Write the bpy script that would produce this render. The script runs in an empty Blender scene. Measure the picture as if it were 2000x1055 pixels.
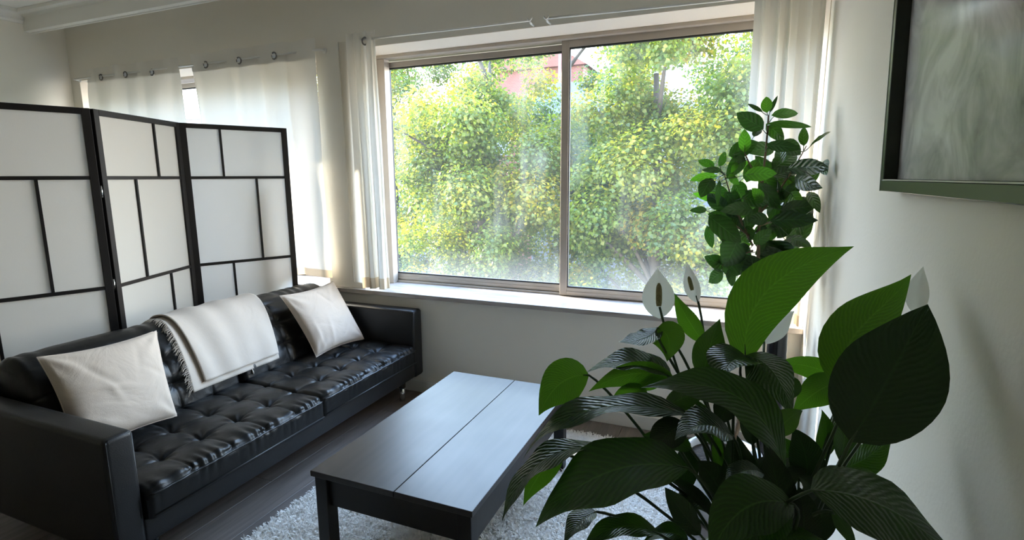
import bpy, bmesh, math, random
import numpy as np
from mathutils import Vector, Matrix
random.seed(7); RNG = np.random.default_rng(11)
PI = math.pi
sc = bpy.context.scene
COL = sc.collection

# ------------------------------------------------------------------ camera
F_PX = 1047.28
YAW, PITCH, ROLL = 0.39188688, 0.170808, -0.00589755
def cam_axes():
    cy, sy = math.cos(YAW), math.sin(YAW); cp, sp = math.cos(PITCH), math.sin(PITCH)
    fwd = Vector((-sy*cp, cy*cp, -sp)); r = Vector((cy, sy, 0)); up = r.cross(fwd)
    cr, sr = math.cos(ROLL), math.sin(ROLL)
    return cr*r + sr*up, -sr*r + cr*up, fwd
cam_d = bpy.data.cameras.new('camera'); cam = bpy.data.objects.new('camera', cam_d); COL.objects.link(cam)
r_, u_, f_ = cam_axes()
cam.matrix_world = Matrix(((r_.x, u_.x, -f_.x, 0), (r_.y, u_.y, -f_.y, 0), (r_.z, u_.z, -f_.z, 1.5), (0, 0, 0, 1)))
cam_d.sensor_fit = 'HORIZONTAL'; cam_d.sensor_width = 36.0; cam_d.lens = 36.0*F_PX/2000.0
cam_d.clip_start = 0.02; cam_d.clip_end = 400
sc.camera = cam

# ------------------------------------------------------------------ sky, sun, exposure
SUN_TO = Vector((-0.975, 0.200, 0.325)).normalized()       # from the room towards the sun
world = bpy.data.worlds.new('world'); sc.world = world; world.use_nodes = True
wn = world.node_tree; wn.nodes.clear()
wo = wn.nodes.new('ShaderNodeOutputWorld'); bg = wn.nodes.new('ShaderNodeBackground')
# clear afternoon sky: pale and bright at the horizon, blue higher up, the same all round
tcw = wn.nodes.new('ShaderNodeTexCoord'); sep = wn.nodes.new('ShaderNodeSeparateXYZ'); rmp = wn.nodes.new('ShaderNodeValToRGB')
wn.links.new(tcw.outputs['Generated'], sep.inputs[0]); wn.links.new(sep.outputs[2], rmp.inputs[0]); wn.links.new(rmp.outputs[0], bg.inputs[0]); wn.links.new(bg.outputs[0], wo.inputs[0])
els = rmp.color_ramp.elements; els.new(0.5); els.new(0.5); els.new(0.5)
for e_, (p_, c_) in zip(els, ((0.0, (0.80, 0.76, 0.70)), (0.06, (1.0, 0.97, 0.92)), (0.26, (0.68, 0.83, 1.0)), (0.60, (0.42, 0.62, 0.96)), (1.0, (0.29, 0.47, 0.84)))):
    e_.position = p_; e_.color = (*c_, 1)
bg.inputs[1].default_value = 20.5
sd = bpy.data.lights.new('sun', 'SUN'); sd.energy = 44.0; sd.angle = math.radians(0.6); sd.color = (1.0, 0.86, 0.68)
sun = bpy.data.objects.new('sun', sd); COL.objects.link(sun); sun.location = (-20, 10, 14)
sun.rotation_euler = (-SUN_TO).to_track_quat('-Z', 'Y').to_euler()
# light portals in the two window openings (they give no light of their own)
for px, nm in ((-0.945, 'portal'), (-4.06, 'portal')):
    pd = bpy.data.lights.new(nm, 'AREA'); pd.shape = 'RECTANGLE'; pd.size = 2.62; pd.size_y = 1.62
    pd.cycles.is_portal = True
    po = bpy.data.objects.new(nm, pd); COL.objects.link(po); po.location = (px, 3.52, 1.54)
    po.rotation_euler = (math.radians(-90), 0, 0)
vs = sc.view_settings; vs.view_transform = 'Standard'; vs.look = 'None'; vs.exposure = 0.0; vs.gamma = 1.0
vs.use_curve_mapping = False
sc.display_settings.display_device = 'sRGB'
cy_ = sc.cycles; cy_.use_denoising = True; cy_.max_bounces = 10; cy_.diffuse_bounces = 6; cy_.glossy_bounces = 4
cy_.transmission_bounces = 6; cy_.transparent_max_bounces = 12; cy_.sample_clamp_indirect = 6.0
cy_.caustics_reflective = False; cy_.caustics_refractive = False

# ------------------------------------------------------------------ materials
def mat(name):
    m = bpy.data.materials.new(name); m.use_nodes = True; nt = m.node_tree
    return m, nt, nt.nodes['Principled BSDF'], nt.nodes['Material Output']
def node(nt, t, **kw):
    n = nt.nodes.new(t)
    for k, v in kw.items():
        if k in n.inputs: n.inputs[k].default_value = v
        else: setattr(n, k, v)
    return n
def ramp(nt, fac, stops):
    r = nt.nodes.new('ShaderNodeValToRGB'); nt.links.new(fac, r.inputs[0])
    e = r.color_ramp.elements
    while len(e) < len(stops): e.new(0.5)
    for i, (p, c) in enumerate(stops): e[i].position = p; e[i].color = (*c, 1) if len(c) == 3 else c
    return r.outputs[0]
def bump(nt, p, h, strength, dist=0.01):
    b = node(nt, 'ShaderNodeBump', Strength=strength, Distance=dist); nt.links.new(h, b.inputs['Height'])
    nt.links.new(b.outputs[0], p.inputs['Normal']); return b
def objco(nt, scale=(1, 1, 1), kind='Object'):
    tc = nt.nodes.new('ShaderNodeTexCoord'); mp = nt.nodes.new('ShaderNodeMapping')
    nt.links.new(tc.outputs[kind], mp.inputs[0]); mp.inputs['Scale'].default_value = scale
    return mp.outputs[0]
def simple(name, col, rough=0.5, metal=0.0, spec=0.5, nscale=0, nstr=0, var=0.0, vscale=4, coat=0):
    m, nt, p, o = mat(name)
    p.inputs['Base Color'].default_value = (*col, 1); p.inputs['Roughness'].default_value = rough
    p.inputs['Metallic'].default_value = metal; p.inputs['Specular IOR Level'].default_value = spec
    p.inputs['Coat Weight'].default_value = coat
    co = objco(nt)
    if var:
        n = node(nt, 'ShaderNodeTexNoise', Scale=vscale, Detail=4.0); nt.links.new(co, n.inputs['Vector'])
        c = ramp(nt, n.outputs[0], [(0.3, tuple(x*(1-var) for x in col)), (0.7, tuple(min(1, x*(1+var)) for x in col))])
        nt.links.new(c, p.inputs['Base Color'])
    if nstr:
        n = node(nt, 'ShaderNodeTexNoise', Scale=nscale, Detail=3.0); nt.links.new(co, n.inputs['Vector'])
        bump(nt, p, n.outputs[0], nstr)
    return m
def cloth(name, col, trans, tcol, nscale=300, rough=0.9):
    m, nt, p, o = mat(name)
    p.inputs['Base Color'].default_value = (*col, 1); p.inputs['Roughness'].default_value = rough
    p.inputs['Specular IOR Level'].default_value = 0.15; p.inputs['Sheen Weight'].default_value = 0.1
    co = objco(nt); n = node(nt, 'ShaderNodeTexNoise', Scale=nscale, Detail=2.0); nt.links.new(co, n.inputs['Vector'])
    b = bump(nt, p, n.outputs[0], 0.25, 0.002)
    t = node(nt, 'ShaderNodeBsdfTranslucent', Color=(*tcol, 1)); nt.links.new(b.outputs[0], t.inputs['Normal'])
    mx = node(nt, 'ShaderNodeMixShader'); mx.inputs[0].default_value = trans
    nt.links.new(p.outputs[0], mx.inputs[1]); nt.links.new(t.outputs[0], mx.inputs[2]); nt.links.new(mx.outputs[0], o.inputs[0])
    return m
M = {}
M['wall'] = simple('wall_paint', (0.82, 0.775, 0.68), 0.75, spec=0.25, nscale=90, nstr=0.06, var=0.03, vscale=1.5)
M['ceiling'] = simple('ceiling_paint', (0.86, 0.84, 0.78), 0.8, spec=0.2, nscale=60, nstr=0.03)
M['trim'] = simple('trim_paint', (0.84, 0.82, 0.76), 0.5)
M['reveal'] = simple('reveal_bounce_tint', (0.90, 0.81, 0.69), 0.6)  # warm tint imitates sunlight bounced up from the sill
M['alu'] = simple('window_aluminium', (0.43, 0.385, 0.335), 0.5, metal=0.25, nscale=200, nstr=0.02, var=0.08)
M['gasket'] = simple('window_gasket', (0.015, 0.015, 0.016), 0.6)
M['chrome'] = simple('chrome', (0.75, 0.75, 0.76), 0.15, metal=1.0)
M['rod'] = simple('rod_white_metal', (0.80, 0.78, 0.73), 0.3, metal=0.3)
M['grommet'] = simple('grommet_nickel', (0.22, 0.21, 0.20), 0.3, metal=0.9)
M['blackwood'] = simple('lacquered_black_wood', (0.009, 0.0075, 0.007), 0.42, spec=0.3, nscale=40, nstr=0.03)
M['black_plastic'] = simple('black_gloss', (0.012, 0.012, 0.014), 0.22)
M['white_gloss'] = simple('white_glaze', (0.82, 0.84, 0.88), 0.2)
M['soil'] = simple('soil', (0.035, 0.024, 0.016), 0.95, nscale=60, nstr=0.8, var=0.5, vscale=50)
M['curtain'] = cloth('curtain_cotton', (0.82, 0.78, 0.70), 0.34, (0.84, 0.80, 0.73))
M['sheer'] = cloth('curtain_lining', (0.66, 0.63, 0.56), 0.5, (0.8, 0.76, 0.68))
M['hem'] = cloth('curtain_hem', (0.62, 0.53, 0.41), 0.28, (0.75, 0.6, 0.42))
M['header'] = cloth('curtain_header', (0.80, 0.76, 0.68), 0.03, (0.8, 0.75, 0.66))
M['shoji'] = cloth('screen_fabric', (0.84, 0.80, 0.73), 0.42, (0.86, 0.86, 0.86), nscale=500)
M['pillow'] = cloth('pillow_cotton', (0.60, 0.51, 0.43), 0.0, (1, 1, 1), nscale=350)
M['throw'] = cloth('throw_wool', (0.56, 0.495, 0.43), 0.04, (1, 1, 1), nscale=260)
M['spathe'] = cloth('spathe', (0.86, 0.87, 0.84), 0.45, (0.9, 0.92, 0.86), nscale=60, rough=0.5)
M['spadix'] = simple('spadix', (0.40, 0.36, 0.16), 0.8, nscale=400, nstr=0.8)
M['petiole'] = simple('petiole', (0.028, 0.06, 0.016), 0.45)
M['bark_house'] = simple('ficus_bark', (0.16, 0.11, 0.07), 0.85, nscale=80, nstr=0.5, var=0.3, vscale=30)

def wrinkle(m, scale, strength):
    nt = m.node_tree; p = nt.nodes['Principled BSDF']; old = p.inputs['Normal'].links[0].from_node
    n = node(nt, 'ShaderNodeTexNoise', Scale=scale, Detail=4.0, Distortion=1.6); nt.links.new(objco(nt), n.inputs['Vector'])
    b = node(nt, 'ShaderNodeBump', Strength=strength, Distance=0.02); nt.links.new(n.outputs[0], b.inputs['Height']); nt.links.new(old.outputs[0], b.inputs['Normal']); nt.links.new(b.outputs[0], p.inputs['Normal'])
wrinkle(M['pillow'], 4.0, 0.42); wrinkle(M['throw'], 5.0, 0.15)
def leather():
    m, nt, p, o = mat('black_leather')
    p.inputs['Base Color'].default_value = (0.009, 0.009, 0.009, 1); p.inputs['Roughness'].default_value = 0.36
    p.inputs['Specular IOR Level'].default_value = 0.30
    co = objco(nt); v = node(nt, 'ShaderNodeTexVoronoi', Scale=420.0); nt.links.new(co, v.inputs['Vector'])
    n = node(nt, 'ShaderNodeTexNoise', Scale=13.0, Detail=5.0, Distortion=1.4); nt.links.new(co, n.inputs['Vector'])
    b1 = node(nt, 'ShaderNodeBump', Strength=0.12, Distance=0.002); nt.links.new(v.outputs[0], b1.inputs['Height'])
    b2 = node(nt, 'ShaderNodeBump', Strength=0.16, Distance=0.012); nt.links.new(n.outputs[0], b2.inputs['Height'])
    nt.links.new(b1.outputs[0], b2.inputs['Normal']); nt.links.new(b2.outputs[0], p.inputs['Normal'])
    r = ramp(nt, n.outputs[0], [(0.3, (0.30,)*3), (0.7, (0.44,)*3)]); nt.links.new(r, p.inputs['Roughness'])
    return m
M['leather'] = leather()
M['leather_plain'] = simple('black_leather_plain', (0.010, 0.010, 0.011), 0.42, nscale=260, nstr=0.12)

def plankmat():
    m, nt, p, o = mat('grey_oak_laminate')
    tc = nt.nodes.new('ShaderNodeTexCoord'); oi = nt.nodes.new('ShaderNodeObjectInfo')
    mp = nt.nodes.new('ShaderNodeMapping'); mp.inputs['Scale'].default_value = (34, 2.2, 10)
    nt.links.new(tc.outputs['Object'], mp.inputs[0])
    add = node(nt, 'ShaderNodeVectorMath', operation='ADD'); nt.links.new(mp.outputs[0], add.inputs[0])
    cx = node(nt, 'ShaderNodeCombineXYZ'); mu = node(nt, 'ShaderNodeMath', operation='MULTIPLY'); mu.inputs[1].default_value = 50
    nt.links.new(oi.outputs['Random'], mu.inputs[0]); nt.links.new(mu.outputs[0], cx.inputs[1]); nt.links.new(cx.outputs[0], add.inputs[1])
    n = node(nt, 'ShaderNodeTexNoise', Scale=1.0, Detail=6.0, Roughness=0.65); nt.links.new(add.outputs[0], n.inputs['Vector'])
    c = ramp(nt, n.outputs[0], [(0.25, (0.115, 0.092, 0.078)), (0.55, (0.19, 0.158, 0.138)), (0.8, (0.26, 0.222, 0.195))])
    hv = node(nt, 'ShaderNodeHueSaturation'); nt.links.new(c, hv.inputs['Color'])
    ma = node(nt, 'ShaderNodeMapRange'); nt.links.new(oi.outputs['Random'], ma.inputs[0]); ma.inputs[3].default_value = 0.85; ma.inputs[4].default_value = 1.12
    nt.links.new(ma.outputs[0], hv.inputs['Value']); nt.links.new(hv.outputs[0], p.inputs['Base Color'])
    p.inputs['Roughness'].default_value = 0.42; bump(nt, p, n.outputs[0], 0.1, 0.002)
    return m
M['plank'] = plankmat()

def tablemat():
    m, nt, p, o = mat('black_brown_veneer')
    co = objco(nt, (30, 2.5, 10)); n = node(nt, 'ShaderNodeTexNoise', Scale=1.0, Detail=5.0); nt.links.new(co, n.inputs['Vector'])
    c = ramp(nt, n.outputs[0], [(0.3, (0.012, 0.010, 0.010)), (0.75, (0.028, 0.023, 0.021))]); nt.links.new(c, p.inputs['Base Color'])
    co2 = objco(nt, (3, 3, 3)); n2 = node(nt, 'ShaderNodeTexNoise', Scale=2.0, Detail=6.0); nt.links.new(co2, n2.inputs['Vector'])
    r = ramp(nt, n2.outputs[0], [(0.3, (0.32,)*3), (0.75, (0.36,)*3)]); nt.links.new(r, p.inputs['Roughness'])
    p.inputs['Specular IOR Level'].default_value = 0.40
    bump(nt, p, n.outputs[0], 0.05, 0.001)
    return m
M['table'] = tablemat()

def fres(nt, f0, amt):
    lw = node(nt, 'ShaderNodeLayerWeight'); p5 = node(nt, 'ShaderNodeMath', operation='POWER'); nt.links.new(lw.outputs['Facing'], p5.inputs[0]); p5.inputs[1].default_value = 5.0
    ma = node(nt, 'ShaderNodeMath', operation='MULTIPLY_ADD'); nt.links.new(p5.outputs[0], ma.inputs[0]); ma.inputs[1].default_value = amt; ma.inputs[2].default_value = f0
    return ma
def glassmat():
    m, nt, p, o = mat('dusty_window_glass'); nt.nodes.remove(p)
    lw = fres(nt, 0.02, 0.5)
    tr = node(nt, 'ShaderNodeBsdfTransparent', Color=(0.97, 0.98, 0.97, 1)); gl = node(nt, 'ShaderNodeBsdfGlossy', Roughness=0.02)
    m1 = node(nt, 'ShaderNodeMixShader'); nt.links.new(lw.outputs[0], m1.inputs[0]); nt.links.new(tr.outputs[0], m1.inputs[1]); nt.links.new(gl.outputs[0], m1.inputs[2])
    df = node(nt, 'ShaderNodeBsdfTranslucent', Color=(0.9, 0.92, 0.9, 1))
    co = objco(nt, (9, 1, 1.6)); n = node(nt, 'ShaderNodeTexNoise', Scale=1.0, Detail=3.0, Distortion=0.4); nt.links.new(co, n.inputs['Vector'])
    co2 = objco(nt, (1.4, 1, 1.4)); n2 = node(nt, 'ShaderNodeTexNoise', Scale=1.1, Detail=2.0); nt.links.new(co2, n2.inputs['Vector'])
    a = ramp(nt, n.outputs[0], [(0.42, (0, 0, 0)), (0.75, (1, 1, 1))]); b = ramp(nt, n2.outputs[0], [(0.46, (0, 0, 0)), (0.72, (1, 1, 1))])
    mu = node(nt, 'ShaderNodeMath', operation='MULTIPLY'); nt.links.new(a, mu.inputs[0]); nt.links.new(b, mu.inputs[1])
    # dust gathers along the lower edge of a pane
    tc = nt.nodes.new('ShaderNodeTexCoord'); sx = node(nt, 'ShaderNodeSeparateXYZ'); nt.links.new(tc.outputs['Generated'], sx.inputs[0])
    e = ramp(nt, sx.outputs[2], [(0.0, (0.05,)*3), (0.14, (0.010,)*3), (1.0, (0.004,)*3)])
    ml = node(nt, 'ShaderNodeMath', operation='MULTIPLY'); nt.links.new(mu.outputs[0], ml.inputs[0]); ml.inputs[1].default_value = 0.06
    ad = node(nt, 'ShaderNodeMath', operation='ADD'); nt.links.new(ml.outputs[0], ad.inputs[0]); nt.links.new(e, ad.inputs[1])
    m2 = node(nt, 'ShaderNodeMixShader'); nt.links.new(ad.outputs[0], m2.inputs[0]); nt.links.new(m1.outputs[0], m2.inputs[1]); nt.links.new(df.outputs[0], m2.inputs[2])
    nt.links.new(m2.outputs[0], o.inputs[0]); return m
M['glass'] = glassmat()

def marble():
    m, nt, p, o = mat('sill_marble')
    co = objco(nt, (1.2, 5, 5)); n = node(nt, 'ShaderNodeTexNoise', Scale=3.0, Detail=7.0, Distortion=1.2); nt.links.new(co, n.inputs['Vector'])
    c = ramp(nt, n.outputs[0], [(0.3, (0.30, 0.262, 0.232)), (0.5, (0.42, 0.38, 0.35)), (0.75, (0.50, 0.465, 0.435))]); nt.links.new(c, p.inputs['Base Color'])
    p.inputs['Roughness'].default_value = 0.25; return m
M['marble'] = marble()

def leafmat(name, top, back, trans, tcol, rough, veins, freq, strength):
    """UV: u along the midrib, v across (0.5 = midrib). Lateral veins run forward from the midrib."""
    m, nt, p, o = mat(name)
    uv = nt.nodes.new('ShaderNodeTexCoord'); s = node(nt, 'ShaderNodeSeparateXYZ'); nt.links.new(uv.outputs['UV'], s.inputs[0])
    a = node(nt, 'ShaderNodeMath', operation='SUBTRACT'); nt.links.new(s.outputs[1], a.inputs[0]); a.inputs[1].default_value = 0.5
    ab = node(nt, 'ShaderNodeMath', operation='ABSOLUTE'); nt.links.new(a.outputs[0], ab.inputs[0])
    k = node(nt, 'ShaderNodeMath', operation='MULTIPLY_ADD'); nt.links.new(ab.outputs[0], k.inputs[0]); k.inputs[1].default_value = -veins; nt.links.new(s.outputs[0], k.inputs[2])
    wn_ = node(nt, 'ShaderNodeTexNoise', Scale=9.0, Detail=2.0); nt.links.new(uv.outputs['UV'], wn_.inputs['Vector'])
    kk = node(nt, 'ShaderNodeMath', operation='MULTIPLY_ADD'); nt.links.new(wn_.outputs[0], kk.inputs[0]); kk.inputs[1].default_value = 0.06; nt.links.new(k.outputs[0], kk.inputs[2])
    f = node(nt, 'ShaderNodeMath', operation='MULTIPLY'); nt.links.new(kk.outputs[0], f.inputs[0]); f.inputs[1].default_value = freq
    sn = node(nt, 'ShaderNodeMath', operation='SINE'); nt.links.new(f.outputs[0], sn.inputs[0])
    mid = node(nt, 'ShaderNodeMapRange'); nt.links.new(ab.outputs[0], mid.inputs[0]); mid.inputs[1].default_value = 0.0; mid.inputs[2].default_value = 0.025
    mid.inputs[3].default_value = 1.0; mid.inputs[4].default_value = 0.0
    hsum = node(nt, 'ShaderNodeMath', operation='MULTIPLY_ADD'); nt.links.new(mid.outputs[0], hsum.inputs[0]); hsum.inputs[1].default_value = -2.0; nt.links.new(sn.outputs[0], hsum.inputs[2])
    c1 = ramp(nt, sn.outputs[0], [(0.2, top), (1.0, tuple(x*1.25 for x in top))])
    geo = nt.nodes.new('ShaderNodeNewGeometry')
    mc = node(nt, 'ShaderNodeMix', data_type='RGBA'); nt.links.new(geo.outputs['Backfacing'], mc.inputs[0]); nt.links.new(c1, mc.inputs[6]); mc.inputs[7].default_value = (*back, 1)
    mm = node(nt, 'ShaderNodeMix', data_type='RGBA'); nt.links.new(mid.outputs[0], mm.inputs[0]); nt.links.new(mc.outputs[2], mm.inputs[6]); mm.inputs[7].default_value = (*[x*1.8 for x in back], 1)
    nt.links.new(mm.outputs[2], p.inputs['Base Color']); p.inputs['Roughness'].default_value = rough
    b = bump(nt, p, hsum.outputs[0], strength, 0.0025)
    t = node(nt, 'ShaderNodeBsdfTranslucent'); ct = ramp(nt, sn.outputs[0], [(0.1, tuple(x*0.72 for x in tcol)), (0.9, tcol)]); nt.links.new(ct, t.inputs['Color'])
    mx = node(nt, 'ShaderNodeMixShader'); mx.inputs[0].default_value = trans
    nt.links.new(p.outputs[0], mx.inputs[1]); nt.links.new(t.outputs[0], mx.inputs[2]); nt.links.new(mx.outputs[0], o.inputs[0])
    return m
LM = {  # tones imitate window light on each blade: backlit ones brighter, shaded ones darker
 'y': leafmat('lily_leaf_backlit', (0.028, 0.085, 0.010), (0.05, 0.12, 0.02), 0.40, (0.13, 0.36, 0.015), 0.34, 0.55, 150.0, 0.18),
 'm': leafmat('lily_leaf_mid', (0.014, 0.045, 0.008), (0.03, 0.075, 0.015), 0.24, (0.07, 0.21, 0.010), 0.33, 0.55, 105.0, 0.20),
 's': leafmat('lily_leaf_ribbed', (0.014, 0.036, 0.012), (0.025, 0.06, 0.015), 0.14, (0.06, 0.19, 0.010), 0.31, 0.55, 105.0, 0.34),
 'd': leafmat('lily_leaf_shaded', (0.008, 0.022, 0.006), (0.012, 0.032, 0.008), 0.08, (0.04, 0.14, 0.01), 0.36, 0.55, 130.0, 0.2),
}
FM = [leafmat('ficus_leaf_%s' % n, t, b, tr, tc_, 0.30, 0.5, 42.0, 0.35) for n, t, b, tr, tc_ in (
 ('dark', (0.012, 0.038, 0.010), (0.03, 0.07, 0.025), 0.12, (0.08, 0.28, 0.015)),
 ('mid', (0.018, 0.06, 0.010), (0.035, 0.09, 0.025), 0.22, (0.11, 0.36, 0.015)),
 ('bright', (0.03, 0.10, 0.012), (0.05, 0.13, 0.03), 0.42, (0.17, 0.52, 0.02)))]

def treeleaf():
    m, nt, p, o = mat('street_tree_leaf')
    at = node(nt, 'ShaderNodeAttribute', attribute_name='leaf_tint')
    c = ramp(nt, at.outputs['Fac'], [(0.0, (0.020, 0.046, 0.012)), (0.45, (0.050, 0.086, 0.015)), (0.8, (0.105, 0.125, 0.014)), (1.0, (0.20, 0.16, 0.012))])
    t = ramp(nt, at.outputs['Fac'], [(0.0, (0.05, 0.12, 0.016)), (0.45, (0.135, 0.215, 0.018)), (0.8, (0.28, 0.31, 0.016)), (1.0, (0.42, 0.33, 0.015))])
    nt.links.new(c, p.inputs['Base Color']); p.inputs['Roughness'].default_value = 0.45
    tr = node(nt, 'ShaderNodeBsdfTranslucent'); nt.links.new(t, tr.inputs['Color'])
    mx = node(nt, 'ShaderNodeMixShader'); mx.inputs[0].default_value = 0.55
    nt.links.new(p.outputs[0], mx.inputs[1]); nt.links.new(tr.outputs[0], mx.inputs[2]); nt.links.new(mx.outputs[0], o.inputs[0])
    return m
M['treeleaf'] = treeleaf()
M['bark'] = simple('street_tree_bark', (0.028, 0.023, 0.018), 0.9, nscale=20, nstr=0.6, var=0.3, vscale=5)
def printmat():
    m, nt, p, o = mat('misty_abstract_print')
    co = objco(nt, (1, 1.5, 1.5)); n1 = node(nt, 'ShaderNodeTexNoise', Scale=3.4, Detail=9.0, Roughness=0.58, Distortion=1.3); nt.links.new(co, n1.inputs['Vector'])
    co2 = objco(nt, (1, 2.0, 2.0)); n2 = node(nt, 'ShaderNodeTexNoise', Scale=2.2, Detail=3.0); nt.links.new(co2, n2.inputs['Vector'])
    mu = node(nt, 'ShaderNodeMath', operation='MULTIPLY_ADD'); nt.links.new(n1.outputs[0], mu.inputs[0]); mu.inputs[1].default_value = 0.9
    h = node(nt, 'ShaderNodeMath', operation='MULTIPLY'); nt.links.new(n2.outputs[0], h.inputs[0]); h.inputs[1].default_value = 0.22; nt.links.new(h.outputs[0], mu.inputs[2])
    c = ramp(nt, mu.outputs[0], [(0.36, (0.05, 0.05, 0.05)), (0.46, (0.26, 0.26, 0.255)), (0.56, (0.42, 0.415, 0.41)), (0.70, (0.66, 0.655, 0.645))])
    nt.links.new(c, p.inputs['Base Color']); p.inputs['Roughness'].default_value = 0.5; return m
M['print'] = printmat()
def picglass():
    m, nt, p, o = mat('picture_glass'); nt.nodes.remove(p)
    fr = fres(nt, 0.015, 0.12); tr = nt.nodes.new('ShaderNodeBsdfTransparent'); gl = node(nt, 'ShaderNodeBsdfGlossy', Roughness=0.12)
    mx = nt.nodes.new('ShaderNodeMixShader'); nt.links.new(fr.outputs[0], mx.inputs[0]); nt.links.new(tr.outputs[0], mx.inputs[1]); nt.links.new(gl.outputs[0], mx.inputs[2])
    nt.links.new(mx.outputs[0], o.inputs[0]); return m
M['picglass'] = picglass()
M['frame_face'] = simple('frame_black_green_reflection', (0.020, 0.026, 0.016), 0.3)  # black frame; the green tint imitates a reflection on its gloss
M['frame_highlight'] = simple('frame_highlight', (0.55, 0.55, 0.50), 0.4)  # pale tone paints the white highlight along the frame edges
M['rugpile'] = cloth('rug_wool', (0.94, 0.90, 0.85), 0.36, (0.95, 0.93, 0.90), nscale=40)
M['rugback'] = simple('rug_backing', (0.74, 0.71, 0.66), 0.95)
M['pavement'] = simple('street_asphalt', (0.06, 0.06, 0.063), 0.9, nscale=8, nstr=0.2, var=0.15, vscale=1)
def brick():
    m, nt, p, o = mat('red_brickwork')
    co = objco(nt, (1, 1, 1)); b = node(nt, 'ShaderNodeTexBrick', Scale=4.0); b.inputs['Color1'].default_value = (0.105, 0.030, 0.022, 1); b.inputs['Color2'].default_value = (0.13, 0.042, 0.030, 1); b.inputs['Mortar'].default_value = (0.15, 0.11, 0.09, 1)
    cx = nt.nodes.new('ShaderNodeMapping'); cx.inputs['Rotation'].default_value = (PI/2, 0, 0); nt.links.new(co, cx.inputs[0]); nt.links.new(cx.outputs[0], b.inputs['Vector'])
    nt.links.new(b.outputs[0], p.inputs['Base Color']); p.inputs['Roughness'].default_value = 0.9; return m
M['brick'] = brick()
M['render_white'] = simple('house_render', (0.22, 0.225, 0.235), 0.85, var=0.05)
M['render_blue'] = simple('house_render_blue', (0.10, 0.12, 0.15), 0.85, var=0.05)
M['slate'] = simple('slate_roof', (0.035, 0.043, 0.06), 0.6, var=0.2, vscale=6)
M['house_window'] = simple('house_window_glass', (0.10, 0.13, 0.18), 0.1)
M['pipe'] = simple('downpipe', (0.20, 0.07, 0.06), 0.5)

# ------------------------------------------------------------------ mesh helpers
def mesh_np(name, V, Fc, smooth=True, uv=None):
    me = bpy.data.meshes.new(name)
    V = np.asarray(V, dtype=np.float32); Fc = np.asarray(Fc, dtype=np.int32); k = Fc.shape[1]
    me.vertices.add(len(V)); me.vertices.foreach_set('co', V.ravel())
    me.loops.add(Fc.size); me.loops.foreach_set('vertex_index', Fc.ravel())
    me.polygons.add(len(Fc)); me.polygons.foreach_set('loop_start', np.arange(0, Fc.size, k, dtype=np.int32))
    me.polygons.foreach_set('loop_total', np.full(len(Fc), k, dtype=np.int32))
    me.update(calc_edges=True)
    if smooth: me.polygons.foreach_set('use_smooth', np.ones(len(Fc), dtype=bool))
    if uv is not None:
        l = me.uv_layers.new(name='UVMap'); l.data.foreach_set('uv', np.asarray(uv, dtype=np.float32)[Fc.ravel()].ravel())
    return me
def link(name, me, m, parent=None, loc=None):
    o = bpy.data.objects.new(name, me); COL.objects.link(o)
    if m is not None and me is not None and len(me.materials) == 0: me.materials.append(m)
    if parent is not None: o.parent = parent
    if loc is not None: o.location = loc
    return o
def bm_obj(name, bm, m, parent=None, smooth=False, loc=None):
    bmesh.ops.recalc_face_normals(bm, faces=bm.faces[:])
    me = bpy.data.meshes.new(name); bm.to_mesh(me); bm.free()
    if smooth:
        me.polygons.foreach_set('use_smooth', np.ones(len(me.polygons), dtype=bool))
    return link(name, me, m, parent, loc)
def bx(bm, x0, x1, y0, y1, z0, z1, bev=0.0, seg=2):
    r = bmesh.ops.create_cube(bm, size=1.0); vs_ = r['verts']
    for v in vs_: v.co = Vector(((x0+x1)/2 + v.co.x*(x1-x0), (y0+y1)/2 + v.co.y*(y1-y0), (z0+z1)/2 + v.co.z*(z1-z0)))
    if bev > 0:
        es = list({e for v in vs_ for e in v.link_edges})
        bmesh.ops.bevel(bm, geom=es, offset=bev, segments=seg, profile=0.5, affect='EDGES')
    return vs_
def box(name, x0, x1, y0, y1, z0, z1, m, parent=None, bev=0.0, seg=2, smooth=False):
    """A box whose object origin sits at its base centre (relative to its parent)."""
    bm = bmesh.new(); cx, cy, cz = (x0+x1)/2, (y0+y1)/2, z0
    bx(bm, x0-cx, x1-cx, y0-cy, y1-cy, z0-cz, z1-cz, bev, seg)
    return bm_obj(name, bm, m, parent, smooth, (cx, cy, cz))
def tube_vf(pts, radii, n=8, cap=True):
    pts = [Vector(p) for p in pts]; V = []; Fc = []
    up = Vector((0, 0, 1)); prev = None
    for i, p in enumerate(pts):
        t = (pts[min(i+1, len(pts)-1)] - pts[max(i-1, 0)]).normalized()
        if prev is None:
            a = t.cross(up if abs(t.z) < 0.95 else Vector((1, 0, 0))).normalized()
        else:
            a = (prev - t*prev.dot(t)).normalized()
        prev = a; b = t.cross(a); r = radii[i] if hasattr(radii, '__len__') else radii
        for k in range(n):
            th = 2*PI*k/n; V.append(p + (a*math.cos(th) + b*math.sin(th))*r)
    for i in range(len(pts)-1):
        for k in range(n):
            Fc.append((i*n+k, i*n+(k+1) % n, (i+1)*n+(k+1) % n, (i+1)*n+k))
    if cap:
        Fc.append(tuple(range(n))[::-1]); Fc.append(tuple((len(pts)-1)*n+k for k in range(n)))
    return V, Fc
def tube(name, pts, radii, m, parent=None, n=8, loc=None):
    V, Fc = tube_vf(pts, radii, n)
    me = bpy.data.meshes.new(name); me.from_pydata([tuple(v) for v in V], [], Fc); me.update()
    me.polygons.foreach_set('use_smooth', np.ones(len(me.polygons), dtype=bool))
    return link(name, me, m, parent, loc)
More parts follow.
